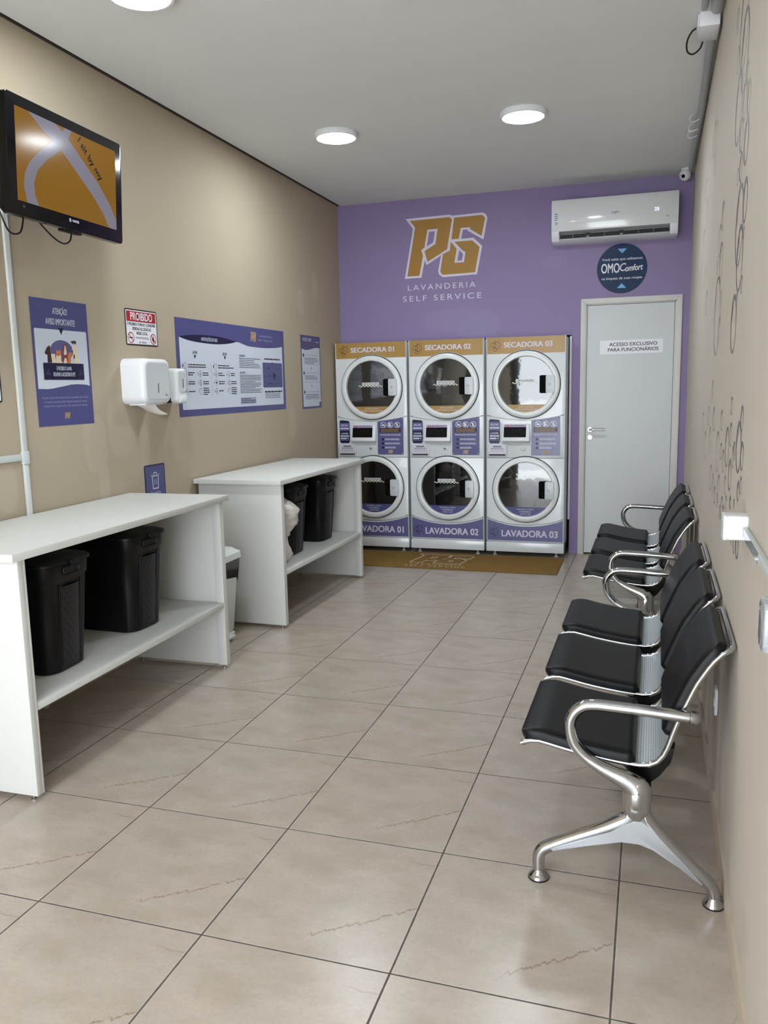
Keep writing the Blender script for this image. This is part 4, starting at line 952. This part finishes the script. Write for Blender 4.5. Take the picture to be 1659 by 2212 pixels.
def poster4():
    w, h = 0.412, 0.592; p = MB(); z = 0.0020; U = lambda P: [(a * w, b * h) for a, b in P]
    p.box(0, w, 0, h, .0006, .0016, PURPLE2)
    wv = [(q.x, q.y) for q in smooth([(.038, .818, 0), (.166, .803, 0), (.352, .805, 0), (.545, .822, 0), (.742, .841, 0), (.961, .842, 0)], 5)]
    p.flat(U(wv + [(.964, .028), (.045, .028)]), z, PAPER)
    T = lambda tx, cx, cy, hh, ww, m: p.text(tx, cx * w, (cy - hh / 2) * h, hh * h, m, z + .0006, w=ww * w, bold=.026)
    T('ATENÇÃO CLIENTE', .31, .944, .040, .45, PAPER); T('SECADORA', .31, .886, .040, .45, mat('olive_print', '#6d6350', .4))
    for q in (.87, .92, .96): p.rect(.60 * w, (q - .015) * h, .72 * w, (q + .012) * h, z + .0004, PURPLE, r=.003)
    bars(p, .78 * w, .93 * w, (.915 * h,), .008, z + .0005, PAPER, FLAT, 2)
    for i, (t, b, n) in enumerate(((.732, .609, 4), (.490, .365, 3), (.232, .130, 3))):
        q = rrect(.135 * w, b * h, .905 * w, t * h, .008)
        for r0, r1 in zip(q, q[1:] + q[:1]):
            d = Vector(r1) - Vector(r0); nn = Vector((-d.y, d.x)).normalized() * .001
            p.flat([(r0[0] + nn.x, r0[1] + nn.y), (r0[0] - nn.x, r0[1] - nn.y), (r1[0] - nn.x, r1[1] - nn.y), (r1[0] + nn.x, r1[1] + nn.y)], z + .0004, GREYINK)
        p.disc(.117 * w, (t - .003) * h, .014, z + .0007, NAVY); bars(p, .17 * w, .87 * w, [h * (t - .045 - .022 * k) for k in range(n)], .0055, z + .0005, GREYINK, FLAT, 60 + i)
    for q in (.548, .304): p.flat(U([(.475, q + .018), (.525, q + .018), (.50, q - .020)]), z + .0004, GREYINK)
    p.rect(.87 * w, .028 * h, .97 * w, .085 * h, z + .0004, PURPLE2)
    return p
tag(poster4().build('notice_poster.001', M=on_left(4.413, 1.295)), 'narrow white and purple notice with three numbered boxes near the machines', 'poster')

p = MB(); w, h = 0.202, 0.275
p.prism(rrect(0, 0, w, h, .012), .0006, .0020, NAVY); p.rect(.008, .008, w - .008, h - .008, .0024, PURPLE2, r=.008); z = .0028; cx, cy = w / 2, .178
def outline(q, t, m):
    for r0, r1 in zip(q, q[1:] + q[:1]):
        d = Vector(r1) - Vector(r0); nn = Vector((-d.y, d.x)).normalized() * t; d = d.normalized() * t
        p.flat([(r0[0] - d.x + nn.x, r0[1] - d.y + nn.y), (r0[0] - d.x - nn.x, r0[1] - d.y - nn.y), (r1[0] + d.x - nn.x, r1[1] + d.y - nn.y), (r1[0] + d.x + nn.x, r1[1] + d.y + nn.y)], z, m)
outline([(cx - .030, cy + .032), (cx + .030, cy + .032), (cx + .026, cy - .040), (cx - .026, cy - .040)], .0035, PAPER); outline([(cx - .042, cy + .036), (cx + .042, cy + .036)], .0035, PAPER); outline([(cx - .017, cy + .036), (cx - .012, cy + .050), (cx + .012, cy + .050), (cx + .017, cy + .036)], .003, PAPER)
for a in (-.009, .009): p.rect(cx + a - .002, cy - .018, cx + a + .002, cy + .012, z, PAPER)
p.text('Lixeira', cx, .100, .026, PAPER, z, w=.092)
tag(p.build('bin_sign', M=on_left(2.155, 0.777)), 'purple sign with white bin symbol reading Lixeira, low behind the table', 'sign')

p = MB(); p.prism(rrect(0, 0, .300, .193, .010), .0006, .0020, INK); p.rect(.007, .007, .293, .186, .0024, SIGNWHITE, r=.004)
tag(p.build('prohibition_sign.001', M=on_left(0.838, 1.428)), 'black-edged white sign cut off at the left edge of the photo', 'sign')

# ------------------------------------------------------------------ dispensers
def rbox_x(mb, y0, y1, z0, z1, x1, m, r=0.03, edge=0.018, taper=0.0):
    """wall box growing along +x with rounded front"""
    L = []
    for x, ins in ((0.0, 0.0), (x1 * .25, 0.0), (x1 * .8, 0.001), (x1 - edge * .6, 0.004), (x1 - edge * .2, 0.010), (x1, 0.020)):
        q = rrect(y0 + ins, z0 + ins + taper * x / x1, y1 - ins, z1 - ins - taper * .4 * x / x1, max(.004, r - ins * .5)); L.append([Vector((x, a, b)) for a, b in q])
    mb.loft(L, m)
root = thing('paper_dispenser', 'large white paper towel dispenser with a sheet hanging out', 'dispenser', (0, 2.0, 1.395))
b = MB(); rbox_x(b, 0, .262, 0, .242, .140, PLASTIC, .040, .022); b.box(.02, .12, .03, .20, -.006, .004, PLASTIC, .002); b.build('dispenser_case', root, sharp=40)
b = MB(); L = []
for x, ins in ((.1385, .018), (.1415, .022), (.1405, .030)): L.append([Vector((x, a, c_)) for a, c_ in rrect(ins, ins, .262 - ins, .242 - ins, .032)])
b.loft(L, GREYPL); Mf = frame((.1416, .131, .121), (0, 1, 0), (0, 0, 1), (1, 0, 0))
b.rect(-.003, -.062, .003, -.010, .0006, mat('level_window', '#4a4038', .3), Mf, r=.002); b.disc(.072, -.070, .0035, .0006, INK, Mf); b.rect(.060, -.079, .084, -.076, .0006, INK, Mf); b.build('dispenser_cover', root, sharp=40)
b = MB(); vs = []; n, k = 10, 12
for i in range(n + 1):
    t = i / n
    for j in range(k + 1):
        s_ = j / k; dz = -0.002 - (0.040 + 0.018 * s_) * t ** 0.8; vs.append((0.035 + 0.085 * s_ + 0.012 * sin(5 * t + 3 * s_) * t, 0.070 + 0.12 * t + 0.05 * s_ * (1 - .3 * t) + 0.010 * sin(6 * s_) * t, dz - 0.010 * sin(pi * s_) * t))
b.add(vs, [[i * (k + 1) + j, i * (k + 1) + j + 1, (i + 1) * (k + 1) + j + 1, (i + 1) * (k + 1) + j] for i in range(n) for j in range(k)], mat('tissue', '#dcd8d2', .9)); b.build('paper_sheet', root, recalc=False)
root = thing('soap_dispenser', 'slim white soap dispenser between the paper dispenser and instruction board', 'dispenser', (0, 2.375, 1.388))
b = MB(); rbox_x(b, 0, .118, 0, .202, .108, PLASTIC, .028, .018); b.build('dispenser_case', root, sharp=40)
b = MB(); L = []
for x, ins in ((.1065, .014), (.1092, .018), (.1085, .024)): L.append([Vector((x, a, c_)) for a, c_ in rrect(ins, ins + .045, .118 - ins, .202 - ins, .018)])
b.loft(L, GREYPL); Mf = frame((.1094, .059, .120), (0, 1, 0), (0, 0, 1), (1, 0, 0)); b.rect(-.003, -.030, .003, .022, .0006, INK, Mf, r=.002); b.disc(.028, -.046, .003, .0006, INK, Mf); b.rect(.018, -.054, .038, -.0515, .0006, INK, Mf); b.build('dispenser_cover', root, sharp=40)
b = MB(); b.box(.05, .112, .02, .098, .006, .050, PLASTIC, .008); b.box(.03, .06, -.002, .02, .004, .035, INK, .003); b.build('push_lever', root)

# ------------------------------------------------------------------ cable trunking on the left wall
TR = mat('trunking_plastic', '#c9cfcc', .4, var=.01)
root = thing('cable_trunking', 'white cable trunking rising from behind the near table to the television', 'trunking', (0, 1.238, 0))
for (a, b_) in ((0.0, 1.150), (1.208, 2.32)):
    b = MB(); b.box(0.0005, .013, -.014, .014, a, b_, TR, .002); b.rect(a, -.0008, b_, .0008, .0132, GREYPL, frame((0, 0, 0), (0, 0, 1), (0, -1, 0), (1, 0, 0))); b.build('channel', root)
b = MB(); b.box(.0005, .013, -.90, -.022, 1.168, 1.197, TR, .002); b.build('channel', root)
b = MB(); b.box(.0005, .017, -.019, .019, 1.150, 1.208, TR, .003); b.box(.0005, .0155, -.024, 0, 1.164, 1.201, TR, .003); b.build('tee_joint', root)

# ================================================================== air conditioner
ACX0, ACX1 = 1.898, 2.855
root = thing('air_conditioner', 'white split air conditioner on the purple wall above the door', 'air conditioner', (ACX0, YB, 2.575))
AW = ACX1 - ACX0; Mx = frame((0, 0, 0), (0, -1, 0), (0, 0, 1), (-1, 0, 0))        # local x = out from the wall, y = up; extrudes to -x
body = [(0, .0), (.115, .0), (.124, .008), (.116, .018), (.116, .072), (.186, .080), (.186, .290), (.165, .318), (.14, .321), (0, .321)]
b = MB(); b.prism(body, -AW + .004, -.004, PLASTIC, Mx, bev=.004)
for x0 in (0.0, AW - .060): b.prism([(.10, .0), (.165, .008), (.188, .030), (.200, .064), (.202, .082), (.12, .082), (.10, .04)], -x0 - .060, -x0, PLASTIC, Mx, bev=.003)
b.prism([(.10, -.001), (.160, .006), (.184, .018), (.178, .024), (.150, .014), (.10, .010)], -AW + .058, -.058, PLASTIC, Mx, bev=.002)
b.build('housing', root)
b = MB(); b.prism([(.187, .080), (.202, .080), (.209, .100), (.209, .286), (.190, .322), (.150, .326), (.145, .322), (.187, .285)], -AW, 0.0, mat('ac_gloss_white', '#d6d8d9', .15, coat=.4), Mx, bev=.002)
Mp = frame((0, -.2096, 0), (1, 0, 0), (0, 0, 1), (0, -1, 0))
b.text('elgin', .490, .188, .018, GREYINK, 0, w=.058, M=Mp, bold=0.01)
b.text('25', .798, .182, .024, mat('led_digits', '#e8f0ff', .4, emit='#dfe9ff', estr=0.9), 0, w=.034, M=Mp)
b.rect(.022, .125, .056, .232, 0, PAPER, Mp); bars(b, .025, .050, (.21, .195, .18, .165), .006, .0004, GREYINK, Mp, 3); b.ring(.038, .142, .006, .010, .0004, GREYINK, Mp, 14); bars(b, .865, .89, (.135,), .004, 0, GREYINK, Mp, 1)
b.build('front_panel', root)
b = MB(); b.prism([(.1155, .019), (.121, .019), (.121, .071), (.1155, .071)], -AW + .061, -.061, mat('ac_outlet_dark', '#18191b', .6), Mx)
b.build('air_outlet', root)
lv = mat('ac_vane_grey', '#8d9093', .4)
b = MB()
for (x0, x1) in ((.068, .265), (.300, .520), (.555, .890)):
    z0 = .046; y = -.186
    pts = [(x0, -.172, .026), (x1, -.172, .026), (x1, -.188, .058), (x0, -.188, .058)]; b.tube(pts, .003, lv, 6, closed=True)
    nn = max(1, round((x1 - x0) / .1))
    for q in range(1, nn): xx = x0 + (x1 - x0) * q / nn; b.tube([(xx, -.172, .026), (xx, -.188, .058)], .002, lv, 6)
for xx in (.282, .538): b.box(xx - .012, xx + .012, -.178, -.140, .026, .040, lv, .003)
b.build('louvre', root)

# ------------------------------------------------------------------ round sticker, door sign
p = MB(); R_ = .196
p.lathe([(0, .0012), (R_, .0012), (R_, .0004)], BLUENAVY, None, 64); z = .0018
p.flat([(-.036, .155), (.036, .155), (0, .118)], z, SKYBLUE); p.flat([(-.036, -.153), (.036, -.153), (0, -.116)], z, SKYBLUE)
p.text('Você sabia que utilizamos', 0, .066, .019, SIGNWHITE, z, w=.315, bold=0.006); p.text('na limpeza de suas roupas', 0, -.084, .019, SIGNWHITE, z, w=.315, bold=0.006)
p.text('OMO', -.090, -.030, .072, SIGNWHITE, z, w=.142, bold=.026); p.text('C', .008, -.020, .060, SIGNWHITE, z, w=.046, bold=0.01, shear=.2); p.text('omfort', .095, -.020, .046, SIGNWHITE, z, w=.135, bold=.026, shear=.25, rot=.06)
tag(p.build('round_sticker', M=on_back(2.441, 2.367)), 'round navy sticker with two blue triangles between air conditioner and door', 'sticker')
p = MB(); w, h = .494, .112
p.box(0, w, 0, h, .0002, .0010, SIGNWHITE); p.text('ACESSO EXCLUSIVO', w * .53, .064, .027, INK, .0014, w=.375, bold=.026); p.text('PARA FUNCIONÁRIOS', w * .53, .021, .027, INK, .0014, w=.395, bold=.026)
tag(p.build('door_sign', M=frame((2.280, YB + .006, 1.687), (1, 0, 0), (0, 0, 1), (0, -1, 0)) @ Matrix.Rotation(0.004, 4, 'Z')), 'white strip sign reading ACESSO EXCLUSIVO on the white door', 'sign')

# ================================================================== ceiling
lampm = mat('lamp_diffuser', '#f4f6f6', .5, emit='#f2fbff', estr=LAMP_STRENGTH)
def make_lamp():
    root = thing('ceiling_lamp', '', 'ceiling light', (0, 0, 0), 0, 'round ceiling lamps')
    b = MB(); b.lathe([(0, 0), (.136, 0), (.138, -.004), (.138, -.028), (.134, -.032), (.122, -.032), (.121, -.030)], PLASTIC, None, 56); b.build('lamp_housing', root)
    b = MB(); b.lathe([(.1215, -.0305), (.10, -.0325), (.05, -.0335), (0, -.034)], lampm, None, 56); b.build('diffuser', root)
    return root
lp = make_lamp()
for i, (x, y, l) in enumerate(((.742, 3.372, 'round lit ceiling lamp over the left side, beside the left wall'), (1.918, 3.392, 'round lit ceiling lamp on the right, nearest the air conditioner'), (.690, 1.318, 'round lit ceiling lamp cut off by the top edge of the photo'))):
    o = lp if i == 0 else copy_tree(lp); o.location = (x, y, ZC); o['label'] = l

PVC = mat('grey_conduit', '#9fa2a4', .45, var=.02)
def px(y, d=.0): return wall_x(y) - d
p = MB(); p.tube([(px(y, .028 + .004 * sin(3 * y)), y, ZC - .026) for y in [2.55 + .1 * i for i in range(26)]], .019, PVC, 14)
tag(p.build('conduit_pipe'), 'thin grey conduit running along the ceiling corner to the camera', 'pipe')
p = MB(); p.tube([(px(y, .030), y, ZC - .028) for y in [YF + .05 + .1 * i for i in range(50)]], .026, PVC, 14); p.tube([(px(y, .080), y, ZC - .018) for y in [YF + .05 + .1 * i for i in range(50)]], .015, PVC, 12)
tag(p.build('conduit_pipe.001'), 'thick grey conduit pair in the ceiling corner above the white junction box', 'pipe')
root = thing('junction_box', 'white junction box with a looped black cable on the ceiling conduit', 'box', (px(2.42, .062), 2.42, ZC))
p = MB(); p.box(-.035, .050, -.085, .095, -.062, -.0005, PLASTIC, .005); p.build('box_body', root); p = MB(); p.box(-.041, -.035, -.075, .075, -.056, -.004, PLASTIC, .002); p.build('box_lid', root)
p = MB(); p.tube(smooth([(-.036, .06, -.010), (-.060, .075, -.020), (-.078, .10, -.05), (-.075, .12, -.085), (-.05, .12, -.10), (-.02, .10, -.085), (-.01, .09, -.055)], 5), .004, BLACKPL, 8); p.build('cable', root)
for y, l in ((3.75, 'small white cable tie on the ceiling conduit, nearest the junction box'), (3.95, 'small white cable tie on the ceiling conduit, middle of three'), (4.10, 'small white cable tie on the ceiling conduit, nearest the security camera')):
    p = MB(); p.tube(smooth([(px(y, .03), y, ZC - .05), (px(y, .075), y, ZC - .062), (px(y, .085), y + .02, ZC - .03), (px(y, .06), y + .03, ZC - .006)], 4), .003, PLASTIC, 6)
    tag(p.build('cable_tie'), l, 'cable tie', 'cable ties on the conduit')
root = thing('security_camera', 'small white dome security camera where ceiling, purple and beige walls meet', 'camera', (2.905, 5.17, ZC))
p = MB(); p.lathe([(0, 0), (.042, 0), (.042, -.012), (.030, -.022), (0, -.022)], PLASTIC, None, 28); p.build('camera_base', root)
p = MB(); Mc = Matrix.Translation((-.012, -.012, -.048)); p.lathe([(0.0001, .043)] + [(.043 * sin(a), .043 * cos(a)) for a in [pi * i / 14 for i in range(1, 14)]] + [(0.0001, -.043)], PLASTIC, Mc, 28)
n = Vector((-.35, -.85, -.35)).normalized(); u = n.cross(Vector((0, 0, 1))).normalized(); Ml = frame(Vector((-.012, -.012, -.048)) + n * .0385, u, n.cross(u) * 1, n)
p.build('camera_ball', root); p = MB(); p.lathe([(0, .0065), (.012, .0065), (.014, .004), (.014, -.004)], GLOSSBLK, Ml, 20); p.disc(.018, -.010, .003, .004, INK, Ml, 12); p.build('lens', root)

# ================================================================== right wall: bubbles, box, trunking, outlet
LINE = mat('bubble_grey', '#6c6a6d', .5)
R1 = [(1.146, 2.458, .123, 2), (1.21, 2.561, .14, 1), (1.294, 2.337, .117, 2), (1.079, 2.296, .059, 1), (.946, 2.266, .05, 1), (1.148, 2.214, .052, 1), (.97, 2.152, .069, 2), (1.11, 2.111, .046, 1), (1.199, 2.102, .029, 0), (.92, 1.976, .065, 2), (1.473, 2.669, .041, 0), (1.4, 2.518, .043, 0), (1.015, 2.355, .032, 0), (1.838, 2.099, .055, 1), (2.546, 2.658, .036, 0), (2.638, 2.594, .084, 0), (2.418, 2.549, .064, 0), (2.513, 2.45, .049, 0), (3.295, 2.497, .058, 0), (3.099, 2.358, .058, 0), (4.117, 2.543, .102, 0), (1.083, 1.933, .125, 2), (1.023, 1.826, .1, 2), (.914, 1.884, .018, 0), (.909, 1.736, .027, 0), (1.05, 1.704, .024, 0), (1.958, 2.023, .064, 0), (1.842, 1.92, .08, 1), (1.746, 1.776, .029, 0), (2.051, 1.927, .03, 0), (3.302, 2.211, .081, 0), (4.071, 2.39, .041, 0), (1.141, 1.638, .095, 2), (1.967, 1.722, .16, 1), (1.775, 1.652, .054, 0), (3.5, 2.05, .07, 0), (3.05, 2.0, .05, 0), (2.8, 1.85, .06, 0)]
R2 = [(.787, 1.269, .076, 2), (.722, 1.353, .038, 1), (.679, 1.252, .041, 1), (1.067, 1.379, .029, 0), (1.182, 1.239, .068, 1), (1.037, 1.162, .052, 1), (1.055, 1.288, .039, 0), (.743, 1.147, .031, 1), (.676, 1.171, .025, 0), (.977, 1.081, .023, 1), (.847, 1.094, .017, 0), (1.3, 1.016, .043, 0), (1.198, 1.11, .032, 0), (1.528, 1.015, .027, 0), (1.606, 1.189, .078, 0), (1.462, 1.315, .038, 0), (.945, 1.227, .034, 0), (1.437, 1.204, .032, 0), (1.792, 1.043, .041, 0), (1.489, 1.061, .054, 0), (1.313, 1.181, .041, 0), (.913, 1.248, .029, 0), (1.125, 1.06, .024, 0), (1.228, 1.002, .035, 0), (1.369, .992, .026, 0), (1.678, 1.013, .034, 0), (1.95, 1.051, .056, 0), (.703, .996, .04, 2), (.789, .99, .036, 1), (.891, .991, .027, 0), (1.056, .991, .026, 0), (2.1, 1.2, .06, 0), (2.25, 1.3, .045, 0), (1.9, 1.3, .05, 0), (2.45, 1.15, .07, 0), (2.7, 1.25, .05, 0), (2.05, 1.42, .04, 0)]
def bubbles(L, y0, z0, label):
    root = thing('bubble_decal', label, 'wall decal'); root.matrix_world = on_right(y0, z0)
    for y, z, r, k in L:
        b = MB(); t = (.0052, .0080, .0120)[k]; u, v = -(y - y0), z - z0
        b.ring(u, v, r - t, r, .0010, LINE, n=40, dx=.30 * t, dy=-.35 * t)
        if k: b.ring(u, v, r * .74 - t * .7, r * .74, .0010, LINE, n=10, a0=pi * .62, a1=pi * .95)
        b.build('bubble_outline', root)
bubbles(R1, 1.3, 2.2, 'grey bubble outlines printed high on the beige right wall')
bubbles(R2, 1.2, 1.15, 'cluster of grey bubble outlines lower on the right wall, around the white box')

root = thing('wall_socket_box', 'white surface socket box on the right wall above the near bench', 'socket'); root.matrix_world = on_right(.475, 1.089)
b = MB(); b.prism(rrect(-.036, -.031, .036, .031, .005), .0003, .048, PLASTIC, bev=.003); b.build('box_body', root); b = MB(); b.prism(rrect(-.037, -.032, .037, .032, .006), .048, .058, PLASTIC, bev=.004); b.disc(0, 0, .012, .0585, GREYPL); b.build('face_plate', root)
root = thing('cable_trunking.001', 'white trunking on the right wall running from the socket box towards the camera', 'trunking'); root.matrix_world = on_right(.435, 1.082)
b = MB(); b.box(.0, 1.6, -.012, .012, .0003, .013, TR, .002); b.build('channel', root)
b = MB(); b.box(.030, .34, -.0125, .0125, .0131, .0136, mat('clear_tape', '#b7bcbf', .12, coat=.5)); b.build('adhesive_tape', root)
root = thing('wall_outlet', 'small white wall outlet low behind the near bench', 'socket'); root.matrix_world = on_right(1.145, .366)
b = MB(); b.prism(rrect(-.028, -.047, .028, .047, .006), .0003, .009, PLASTIC, bev=.002); b.build('face_plate', root); b = MB(); b.prism(rrect(-.012, -.020, .012, .012, .004), .0085, .0115, GREYPL); 
for q in (-.006, .006): b.disc(q, -.004, .002, .0118, INK, n=10)
b.build('socket_insert', root)
p = MB(); p.prism(rrect(-.040, -.045, .040, .045, .012), .0005, .036, mat('clear_plastic', '#e4e9f0', .08, spec=.5, trans=.75, coat=.3), bev=.006)
tag(p.build('plastic_cover', M=on_right(-.190, 1.020)), 'clear plastic cover on the right wall at the photo edge', 'cover')
